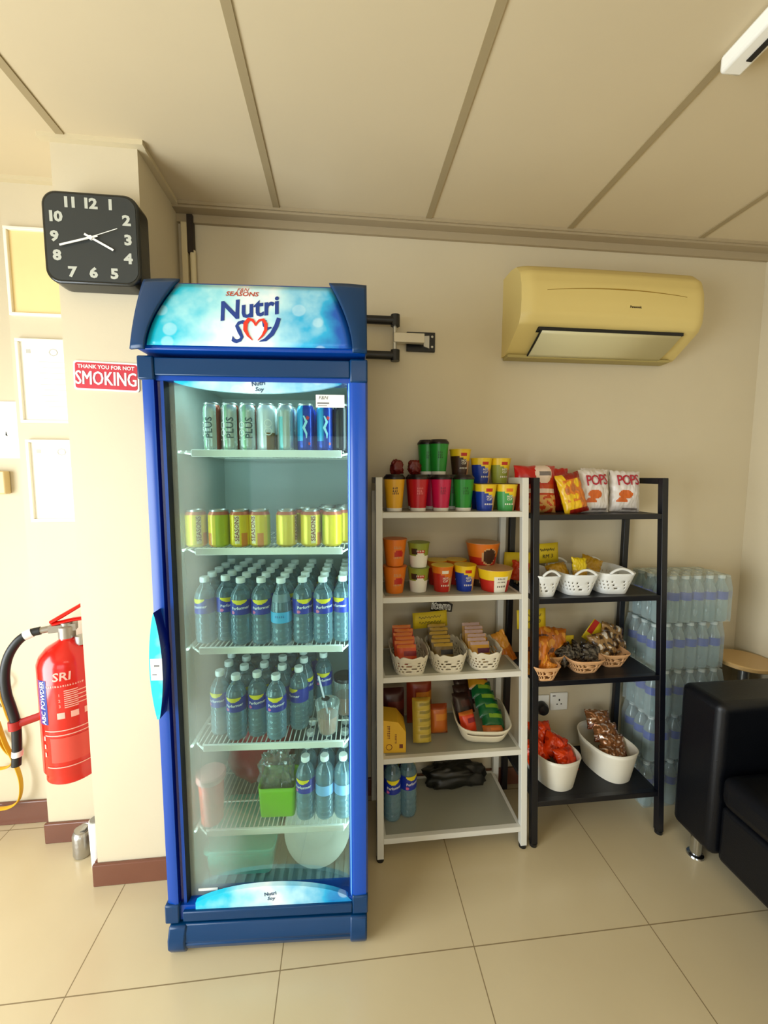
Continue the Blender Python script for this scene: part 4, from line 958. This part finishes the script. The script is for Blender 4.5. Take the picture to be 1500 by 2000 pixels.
# fourth shelf of the white rack
z4 = WZ[3]
c = thing('carton', 'yellow gable carton with brown print at the left of the fourth shelf', 'carton', (.198, 1.50, z4), radians(-3))
m = MB(); m.prism([(-.046, 0), (.046, 0), (.046, .085), (.015, .125), (-.046, .135)], 0, .10, lambda a, b, h: (a, -.05+h, b)); m.build('carton_body', mat('carton_yellow', '#d8a824', .45), c, bevel=.002)
m = MB(); glyphs(m, lambda a, b, h: (-.022-b, -.0502-h, .085+a), .05, .014, 4, 1); glyphs(m, lambda a, b, h: (.006-b, -.0502-h, .06+a), .04, .009, 6, 1); m.stroke([(-.02+.012*cos(a/8*2*pi), .025+.012*sin(a/8*2*pi)) for a in range(9)], .002, front(-.0502)); m.prism([(.02, .02), (.034, .02), (.034, .036), (.02, .036)], 0, .0004, front(-.0502)); m.build('printing', mat('brown_print', '#6a2c1c', .5), c, smooth=0)
S_YG = [mat('packet_pale_yellow', '#b8a03c', .35), mat('packet_straw', '#8c7c30', .4), mat('packet_ochre', '#c49a30', .4)]
for k in range(5):
    sachet('pale yellow soup packet, %s of the stack beside the carton' % ['lowest', 'second', 'third', 'fourth', 'top'][k], (.316, 1.495+.006*k, z4+.005+.030*k), radians(-12), .075, .052, S_YG, 'stack of pale yellow packets on the fourth shelf', t_=.05)
S_DO = [mat('packet_orange_film', '#b8601c', .3), mat('packet_amber', '#c87c20', .35), mat('packet_rust', '#8c3a14', .35)]
sachet('amber crisp packet standing right of the pale yellow stack', (.395, 1.55, z4+.002), radians(-10), .08, .12, S_DO, 'amber packets on the fourth shelf', t_=.05)
sachet('amber crisp packet at the back, leaning over the yellow stack', (.33, 1.63, z4+.002), radians(-6), .11, .20, [mat('packet_dark_rust', '#8a2c14', .35)]+S_DO[1:], 'amber packets on the fourth shelf', t_=.06)
sachet('dark maroon packet standing behind the yellow carton', (.205, 1.61, z4+.002), radians(-5), .11, .17, [mat('packet_maroon', '#3c1410', .35), mat('packet_maroon_light', '#5c2018', .4), mat('packet_maroon', '#3c1410')], 'dark packets on the fourth shelf', t_=.06)
tw = thing('serving_tray', 'deep cream plastic tray with slot handles, full of green and red packets', 'tray', (.578, 1.56, z4+.001), radians(-8), None)
m = MB()
def trf(u, v):
    a = u*2*pi; e = .45; cx = abs(sin(a))**e*(1 if sin(a) > 0 else -1); cy = -abs(cos(a))**e*(1 if cos(a) > 0 else -1); k = .74+.26*v**.8
    return (cx*.112*k, cy*.125*k, .006+.062*v+.012*v*abs(cx)**3)
m.grid(trf, 96, 8, cu=True, skip=lambda i, j: j in (5,) and (i < 7 or i > 88 or 41 < i < 55)); m.face(list(range(96))[::-1]); m.build('tray_body', mat('tray_cream', '#d6cdb4', .4), tw, solid=.003, smooth=60)
MB().tube([Vector(trf(i/48, 1)) for i in range(49)], .0035, 8).build('rim', mat('tray_cream', '#d6cdb4'), tw)
S_GR = [mat('packet_green', '#0e5a2c', .3), mat('packet_lime', '#7aa028', .35), mat('packet_dark_green', '#083c20', .35)]
for k in range(5):
    sachet('green packet, %s of the pile in the cream tray' % ['lowest', 'second', 'third', 'fourth', 'top'][k], (.618-.006*k, 1.50+.030*k, z4+.040+.026*k), radians(-50), .088, .075, S_GR if k != 4 else [S_PU[0], S_OR[1], S_PU[2]], 'green packets piled in the cream tray', t_=.035, rz=-.1)
sachet('bright orange-red packet at the front left of the cream tray', (.518, 1.505, z4+.022), radians(-25), .07, .085, [mat('packet_scarlet', '#d8421c', .3), S_OR[1], S_OR[2]], 'packets in the cream tray', t_=.05, rz=.3)
for k in range(3):
    sachet('dark brown packet leaning at the back left of the cream tray, %s' % ['front', 'middle', 'rear'][k], (.522+.01*k, 1.56+.03*k, z4+.035+.02*k), radians(-32), .08, .12, [mat('packet_espresso', '#2c1712', .3), mat('packet_cocoa', '#4a2018', .35), mat('packet_espresso', '#2c1712')], 'dark packets in the cream tray', t_=.03, rz=.25)
sachet('orange biscuit packet at the front right of the cream tray', (.612, 1.478, z4+.018), radians(-40), .085, .045, [mat('packet_biscuit', '#b86a2c', .4), S_OR[2], S_OR[2]], 'packets in the cream tray', t_=.04)

# bottles on the lowest shelf of the white rack
z5 = WZ[4]
for i, (x, y) in enumerate(((.195, 1.50), (.262, 1.515), (.20, 1.58), (.268, 1.585))):
    dup(B0, (x, y, z5+.0005), .4*i, 'large clear water bottle on the lowest shelf of the white rack, ' + ['front left', 'front right', 'rear left', 'rear right'][i], 'water bottles on the lowest shelf of the white rack', scale=(1.1, 1.1, 1.22))
tag(blob(.13, .05, .05, .3, 2, 4).build('dark_plastic_bag', mat('dark_bag', '#14140f', .4, bump=.4, bscale=25), loc=(.50, 1.645, z5+.0005), smooth=70), 'dark crumpled bag lying at the back of the lowest shelf of the white rack', 'bag')

# ------------------------------------------------------------------ black rack: snack bags
def snack(label, x, y, z, w_, h_, t_, cols, paint, rx=-8, rz=0, ry=0, extra=None, name='snack_bag', group='snack bags on the black rack'):
    c = thing(name, label, 'snack bag', (x, y, z), 0, group); c.rotation_euler = (radians(rx), radians(ry), radians(rz)); sd = x*31
    m = MB()
    def pf(u, v):
        X = 2*u-1; p = max(0, (1-abs(X)**3.2))**.7*max(0, 1-abs(2*v-1)**5)**.8
        return p*t_/2*(1+.25*noise.noise((X*2, v*3, sd)))
    def f(u, v):
        X = 2*u-1; wv = 1-.05*sin(pi*v); return (X*w_/2*wv+.003*noise.noise((v*9, sd, X)), -pf(u, v)+.0035*noise.noise((X*7, v*8, sd)), v*h_+.004*noise.noise((X*5, sd, v))*(v > .9))
    def g_(u, v): q = f(1-u, v); return (q[0], .0015-q[1], q[2])
    m.grid(f, 40, 44, m=paint); m.grid(g_, 20, 22, m=0); m.build('bag_body', cols, c, smooth=50)
    if extra:
        F = lambda a, b, h: (a, -pf(min(1, max(0, a/w_+.5)), b/h_)-.004-h, b); extra(c, F)
    return c
zb = BZ[0]
CR = mat('bag_crimson', '#b8120c', .28); CRD = mat('bag_rust', '#c2401a', .3); CH = mat('chip_gold', '#d8a35c', .4); CRM = mat('bag_cream', '#e4cdbc', .35); GY = mat('bag_grey', '#7a706c', .4)
def p1(u, v):
    if v > .62 and (u-.62)**2/.045+(v-.82)**2/.045 < 1: return 4 if .78 < v < .86 and .5 < u < .8 else 3
    if v < .36 and u > .2 and noise.noise((u*9, v*14, 2)) > -.12: return 2
    if .42 < v < .50 and u > .2: return 3
    return 1 if v < .6 else 0
snack('large red chips bag with a pale emblem, left end of the black rack', .795, 1.565, zb, .18, .195, .075, [CR, CRD, CH, CRM, GY], p1, -6, 2)
snack('red chips bag mostly hidden behind the first one', .90, 1.64, zb, .16, .185, .05, [CR, CRD, CH, CRM, GY], lambda u, v: 0, -4)
YB_ = mat('bag_yellow', '#e0b414', .3); OB = mat('bag_orange', '#cf7420', .3)
def p2(u, v):
    if u < .14: return 0
    if v < .12: return 2
    if v > .85: return 2 if u > .3 else 0
    k = noise.noise((u*5, v*6, 7)); return 0 if k > .18 or (v < .3 and u < .62) else (1 if k > -.25 else 3)
snack('yellow and orange snack bag leaning askew on the black rack top shelf', .958, 1.53, zb, .108, .168, .05, [YB_, OB, mat('bag_maroon', '#8c1c10', .3), mat('bag_clear_brown', '#b4682c', .3)], p2, -12, 4, -12)
WBG = mat('bag_white', '#d9d2cc', .3); ORC = mat('chip_orange', '#c8601e', .4); MGR = mat('pops_red', '#a8142c', .35)
def p3(u, v):
    if .22 < v < .52 and ((u-.42)**2/.05+(v-.42)**2/.012 < 1 or (u-.3)**2/.03+(v-.24)**2/.012 < 1): return 1
    if .05 < v < .1 and .35 < u < .85: return 2
    return 0
def pops(c, F):
    m = MB(); m.text('POPS', .062, lambda a, b, h: F(a, .132+b, h), bold=.0008, sx=.74, space=.86, rot=.06); m.build('lettering', MGR, c, smooth=0)
snack('white snack bag with orange chips, rear one behind the two front bags', 1.10, 1.64, zb, .135, .185, .05, [WBG, ORC, GY], p3, -4, 0, 3, None)
snack('white snack bag with red lettering and orange chips, left one of the front pair', 1.055, 1.565, zb, .135, .178, .055, [WBG, ORC, GY], p3, -7, 2, 0, pops)
snack('white snack bag with red lettering and orange chips, right one beside the post', 1.198, 1.575, zb, .135, .175, .055, [WBG, ORC, GY], p3, -7, -3, 2, pops)

zb2 = BZ[1]
for i, (x, y, hw, rz) in enumerate(((.812, 1.565, .062, 0), (.965, 1.57, .078, -3), (1.125, 1.575, .084, -5))):
    basket('storage_basket', 'white perforated plastic basket with loop handles, ' + ['left one on the black rack', 'middle one on the black rack', 'right one on the black rack'][i], (x, y, zb2+.001), radians(rz), hw*.72, .085, hw, .115, .088, dots, WB, 'white baskets on the black rack', handle=True)
YF_ = [mat('packet_bright_yellow', '#e0c410', .3), mat('packet_gold_clear', '#b88c1c', .3), mat('packet_bright_yellow', '#e0c410')]
snack('yellow crumpled sweet packet standing up in the middle white basket', .985, 1.53, zb2+.045, .07, .10, .03, YF_, lambda u, v: 0 if v > .45 else 1, -15, 5, 5, None, 'sweet_packet', 'yellow packets in the white baskets')
snack('golden packet lying at the left of the middle white basket', .925, 1.56, zb2+.035, .10, .085, .05, [YF_[1], YF_[0]], lambda u, v: 0, -30, 10, -8, None, 'sweet_packet', 'yellow packets in the white baskets')
snack('golden packet leaning at the left side of the right white basket', 1.06, 1.60, zb2+.04, .09, .10, .04, [YF_[1], YF_[0]], lambda u, v: 0, -25, -20, 20, None, 'sweet_packet', 'yellow packets in the white baskets')
snack('orange-red packet in the left white basket behind the white rack post', .755, 1.60, zb2+.035, .08, .085, .04, [mat('bag_orange_red', '#c83c14', .3)], lambda u, v: 0, -20, 0, 12, None, 'sweet_packet', 'orange packets on the black rack')
card('yellow price card leaning behind the left white basket, partly behind the white post', (.775, 1.665, zb2+.055), .135, .092, [], radians(2), stick=.05)
card('yellow handwritten RM 3 price card standing behind the middle white basket', (.905, 1.655, zb2+.10), .105, .088, ['#', 'RM 3'], radians(-4), stick=.09)

zb3 = BZ[2]
for i, (x, y, r_) in enumerate(((.805, 1.475, .058), (.872, 1.56, .055), (1.005, 1.53, .078), (1.155, 1.565, .070))):
    basket('woven_basket', 'tan lattice plastic basket on the black rack third shelf, ' + ORD[i], (x, y, zb3+.001), 0, r_*.62, r_*.62, r_, r_*.95, .058, weave, TB, 'tan baskets on the black rack')
AMB = [mat('bag_amber', '#c06c18', .25, bump=.3, bscale=40), mat('bag_amber_light', '#e09a34', .25), mat('bag_amber_dark', '#5c2c0c', .3)]
def pa(u, v): k = noise.noise((u*4, v*5, 3)); return 1 if k > .15 else (2 if k < -.3 else 0)
snack('upright amber snack packet in the leftmost tan basket', .79, 1.47, zb3+.012, .10, .15, .05, AMB, pa, -10, 0, 0, None, 'snack_packet', 'amber packets on the third shelf')
snack('orange packet in the front of the leftmost tan basket, small and pointed', .815, 1.452, zb3+.02, .05, .05, .02, [mat('bag_orange_bright', '#e0902c', .3)], lambda u, v: 0, -10, 0, 25, None, 'snack_packet', 'amber packets on the third shelf')
snack('large amber packet in the second tan basket', .89, 1.56, zb3+.012, .13, .15, .06, AMB, pa, -18, 0, 10, None, 'snack_packet', 'amber packets on the third shelf')
snack('amber packet poking out left past the white rack', .715, 1.60, zb3+.002, .09, .14, .04, AMB, lambda u, v: 0 if v < .5 else 1, -10, 0, -25, None, 'snack_packet', 'amber packets on the third shelf')
DKP = [mat('packet_black_foil', '#231d18', .22, bump=.3, bscale=60), mat('packet_grey_foil', '#5c5448', .25), mat('packet_silver_foil', '#9a9084', .2, metal=.4)]
for i, (x, y, rz, ry) in enumerate(((.96, 1.52, 10, -25), (1.0, 1.54, 0, 30), (1.045, 1.52, -8, 15))):
    snack('dark foil sweet packet in the third tan basket, ' + ['left', 'middle', 'right'][i], x, y, zb3+.03, .085, .075, .035, DKP, lambda u, v: 1 if noise.noise((u*6, v*6, i)) > .1 else 0, -35, rz, ry, None, 'foil_packet', 'dark foil packets in the third tan basket')
BRP = [mat('packet_bronze', '#8c6a3c', .22), mat('packet_bronze_dark', '#3c2814', .3), mat('packet_pale_flash', '#d8cdbc', .25)]
def pbz(u, v): k = noise.noise((u*5, v*6, 11)); return 2 if k > .25 else (1 if k < -.15 else 0)
for i, (x, y, z, ry, s_) in enumerate(((1.135, 1.55, .035, -10, .11), (1.185, 1.59, .06, 20, .11), (1.215, 1.60, .02, 35, .09))):
    snack('bronze and white snack packet in the fourth tan basket, ' + ['front', 'rear', 'right'][i], x, y, zb3+z, s_, s_*.9, .04, BRP, pbz, -25, 0, ry, None, 'foil_packet', 'bronze packets in the fourth tan basket')
card('yellow handwritten price card above the leftmost tan basket', (.815, 1.60, zb3+.155), .13, .085, ['#', 'RM 2.90'], radians(-3), stick=.15)
card('yellow blank price card lying behind the dark foil packets', (.97, 1.615, zb3+.05), .10, .06, [], radians(2), stick=.045)
c = card('yellow and red tilted price card standing between the third and fourth tan baskets', (1.10, 1.635, zb3+.07), .07, .10, [], radians(35), stick=.05)
MB().box(-.033, -.006, -.0055, -.004, .035, .10).build('red_patch', mat('card_red', '#b0281c', .5), c, smooth=0)

zb4 = BZ[3]
def tub(label, x, y, rz, cat='tub'):
    t = thing('oval_tub', label, cat, (x, y, zb4+.001), radians(rz), 'white oval tubs on the black rack'); m = MB()
    def f(u, v):
        a = u*2*pi; k = .80+.20*v; return (.09*k*abs(sin(a))**.8*(1 if sin(a) > 0 else -1), -.125*k*abs(cos(a))**.8*(1 if cos(a) > 0 else -1), .125*v+.012*v*cos(a)**2)
    m.grid(f, 72, 8, cu=True); m.face(list(range(72))[::-1]); m.build('tub_body', mat('tub_white', '#ded9c8', .35), t, solid=.003, smooth=60)
    MB().tube([Vector(f(i/48, 1)) for i in range(49)], .003, 8).build('rim', mat('tub_white', '#ded9c8'), t); return t
tub('white oval tub of orange packets on the bottom shelf of the black rack', .895, 1.545, 14); tub('white oval tub of bronze foil packets on the bottom shelf of the black rack', 1.165, 1.56, 12)
ORP = [mat('packet_neon_orange', '#e8420c', .22), mat('packet_orange_deep', '#b82a08', .25), mat('packet_neon_orange', '#e8420c')]
for i, (x, y, z, rz, ry) in enumerate(((.835, 1.52, .075, 10, -10), (.90, 1.53, .085, -10, 25), (.945, 1.475, .055, 20, 5), (.885, 1.59, .10, 0, 0))):
    snack('glossy orange snack packet in the left oval tub, ' + ['front left', 'middle', 'front right', 'rear'][i], x, y, zb4+z, .105, .095, .06, ORP, lambda u, v, i=i: 1 if noise.noise((u*4, v*4, i)) > .2 else 0, -35, rz, ry, None, 'orange_packet', 'orange packets in the left oval tub')
snack('small yellow packet between the orange ones in the left oval tub', .905, 1.475, zb4+.05, .05, .045, .02, [YB_], lambda u, v: 0, -30, 0, 35, None, 'yellow_packet', 'packets in the left oval tub')
BZP = [mat('foil_bronze', '#8a5a34', .2, metal=.4), mat('foil_flash', '#d8c0b0', .15, metal=.5), mat('foil_brown', '#6a3414', .3)]
for i, (x, y, z) in enumerate(((1.165, 1.49, .045), (1.185, 1.53, .075), (1.18, 1.57, .105), (1.17, 1.61, .14))):
    snack('bronze foil snack packet in the right oval tub, ' + ['frontmost', 'second', 'third', 'rearmost'][i], x, y, zb4+z, .115, .085, .045, BZP, lambda u, v, i=i: 1 if noise.noise((u*7, v*9, i*3)) > .25 else (2 if v < .3 else 0), -38, -6, 4, None, 'foil_snack', 'bronze packets in the right oval tub')

# ------------------------------------------------------------------ socket and plug on the wall
c = thing('wall_socket', 'white wall socket on the back wall behind the black rack', 'socket', (1.03, YB, .405))
MB().box(-.043, .043, -.01, 0, -.043, .043).build('socket_plate', WHITE, c, bevel=.003)
m = MB(); m.box(-.003, .003, -.0112, -.0098, .004, .014); m.box(-.014, -.007, -.0112, -.0098, -.014, -.010); m.box(.007, .014, -.0112, -.0098, -.014, -.010); m.box(-.034, -.02, -.0108, -.0098, .028, .032); m.build('socket_holes', DARK, c, smooth=0)
c = thing('wall_plug', 'round black plug in the wall left of the white socket', 'plug', (.937, YB, .385))
MB().box(-.043, .043, -.01, 0, -.03, .055).build('plug_plate', WHITE, c, bevel=.003)
MB().lathe([(.03, 0), (.03, .02), (.024, .034), (0, .038)], 28, R=Matrix.Rotation(pi/2, 3, 'X'), c=(0, -.01, -.0)).build('plug_body', BLACKP, c)

# ------------------------------------------------------------------ shrink-wrapped packs of water, five high
WRAP = clear('shrink_film', '#f2f8f8', '#e4eeec', .12, .07, .12, .35)
pk = thing('water_pack', 'pack', 'water pack'); bpx, bpy_ = .0575, .0575
small = B2
m = MB()
prof = [(.012, .003), (.024, 0), (.0275, .01), (.0275, .05), (.0265, .055), (.0275, .06), (.0275, .13), (.024, .148), (.014, .172), (.0115, .18), (.0115, .19)]
bb = MB().lathe(prof, 20).build('bottle', clear('pack_bottle_plastic', '#dceef0', '#d4eaec', .26, .05, .1, .5), pk)
MB().lathe([(.0282, .098+.035*i/3) for i in range(4)], 24, caps=False).build('label_band', mat('pack_label_blue', '#1248b4', .35), bb)
MB().lathe([(.013, .188), (.0135, .19), (.0135, .203), (0, .204)], 14).build('cap', CAPW, bb)
for i in range(6):
    for j in range(3):
        if i == j == 0: continue
        o = bb.copy(); COL.objects.link(o); o.parent = pk; o.location = (i*bpx, j*bpy_, 0)
        for ch in list(bb.children):
            q = ch.copy(); COL.objects.link(q); q.parent = o
m = MB(); x0, x1, y0, y1 = -.029, 5*bpx+.029, -.029, 2*bpy_+.029
ring = []
for i in range(60):
    t_ = i/60*4; sd = int(t_); k = t_-sd
    P_ = [(x0, y0), (x1, y0), (x1, y1), (x0, y1)]; a, b = P_[sd], P_[(sd+1) % 4]; ring.append((a[0]+(b[0]-a[0])*k, a[1]+(b[1]-a[1])*k))
def wf_(u, v):
    x, y = ring[int(round(u*60)) % 60]; k = 1-.06*max(0, v-.72)/.28; wob = .0025*sin(u*60*1.6); cx, cy = (x0+x1)/2, (y0+y1)/2
    return (cx+(x-cx)*(k+wob*8*.3), cy+(y-cy)*(k+wob*8*.3), -.0+.206*v)
m.grid(wf_, 60, 10, cu=True)
nb = len(m.v); m.grid(lambda u, v: (x0*.95+(x1-x0)*.975*u+.0, y0+.004+(y1-y0-.008)*v, .206+.003*sin(u*6*2*pi-1.5)*sin(v*9)), 36, 12)
m.build('shrink_wrap', WRAP, pk, smooth=60)
bpy.context.view_layer.update()
LV = ['lowest', 'second from the floor', 'third from the floor', 'second from the top', 'topmost']
for k in range(5):
    dx = [0, .012, .004, .0, .010][k]; lab = 'shrink-wrapped water bottle pack beside the black rack, ' + LV[k]
    loc = (1.362+dx, 1.555+.004*(k % 2), .001+.2125*k)
    if k == 0: pk.location = loc; pk['label'] = lab; pk['group'] = 'stacked packs of bottled water'
    else: dup(pk, loc, radians([0, 1, -1, .5, -.8][k]), lab, 'stacked packs of bottled water')

# ------------------------------------------------------------------ black sofa at the right
LEA = mat('black_leather', '#04060c', .42, bump=.12, bscale=220, spec=.35); 
s_ = thing('armchair', 'black leather sofa with a boxy arm and chrome feet at the right edge', 'sofa', (1.64, .75, 0))
def rbox(nm, x0, x1, y0, y1, z0, z1, bv, par=s_, mt=LEA): return MB().box(x0-1.64, x1-1.64, y0-.75, y1-.75, z0, z1).build(nm, mt, par, bevel=bv, seg=5)
rbox('arm', 1.335, 1.94, 1.205, 1.385, .085, .675, .03); rbox('arm', 1.335, 1.94, .10, .28, .085, .675, .03)
rbox('seat_base', 1.355, 1.93, .28, 1.205, .085, .30, .02); rbox('seat_cushion', 1.335, 1.80, .285, 1.20, .305, .43, .04); rbox('backrest', 1.74, 1.94, .28, 1.205, .30, .80, .04)
for x, y in ((1.372, 1.30), (1.372, .18), (1.88, 1.30), (1.88, .18)):
    MB().lathe([(.028, 0), (.03, .003), (.028, .008), (.019, .012), (.019, .088)], 24, c=(x-1.64, y-.75, 0)).build('foot', CHROME, s_)
c = thing('side_table', 'round beige side table in the corner behind the black sofa', 'table', (1.835, 1.575, 0))
MB().lathe([(0, .628), (.105, .628), (.11, .632), (.11, .645), (.105, .65), (0, .65)], 56).build('tabletop', mat('beige_laminate', '#c2a06a', .3), c)
MB().lathe([(.11, 0), (.10, .012), (.02, .02), (.02, .63)], 32).build('pedestal', STEEL, c)
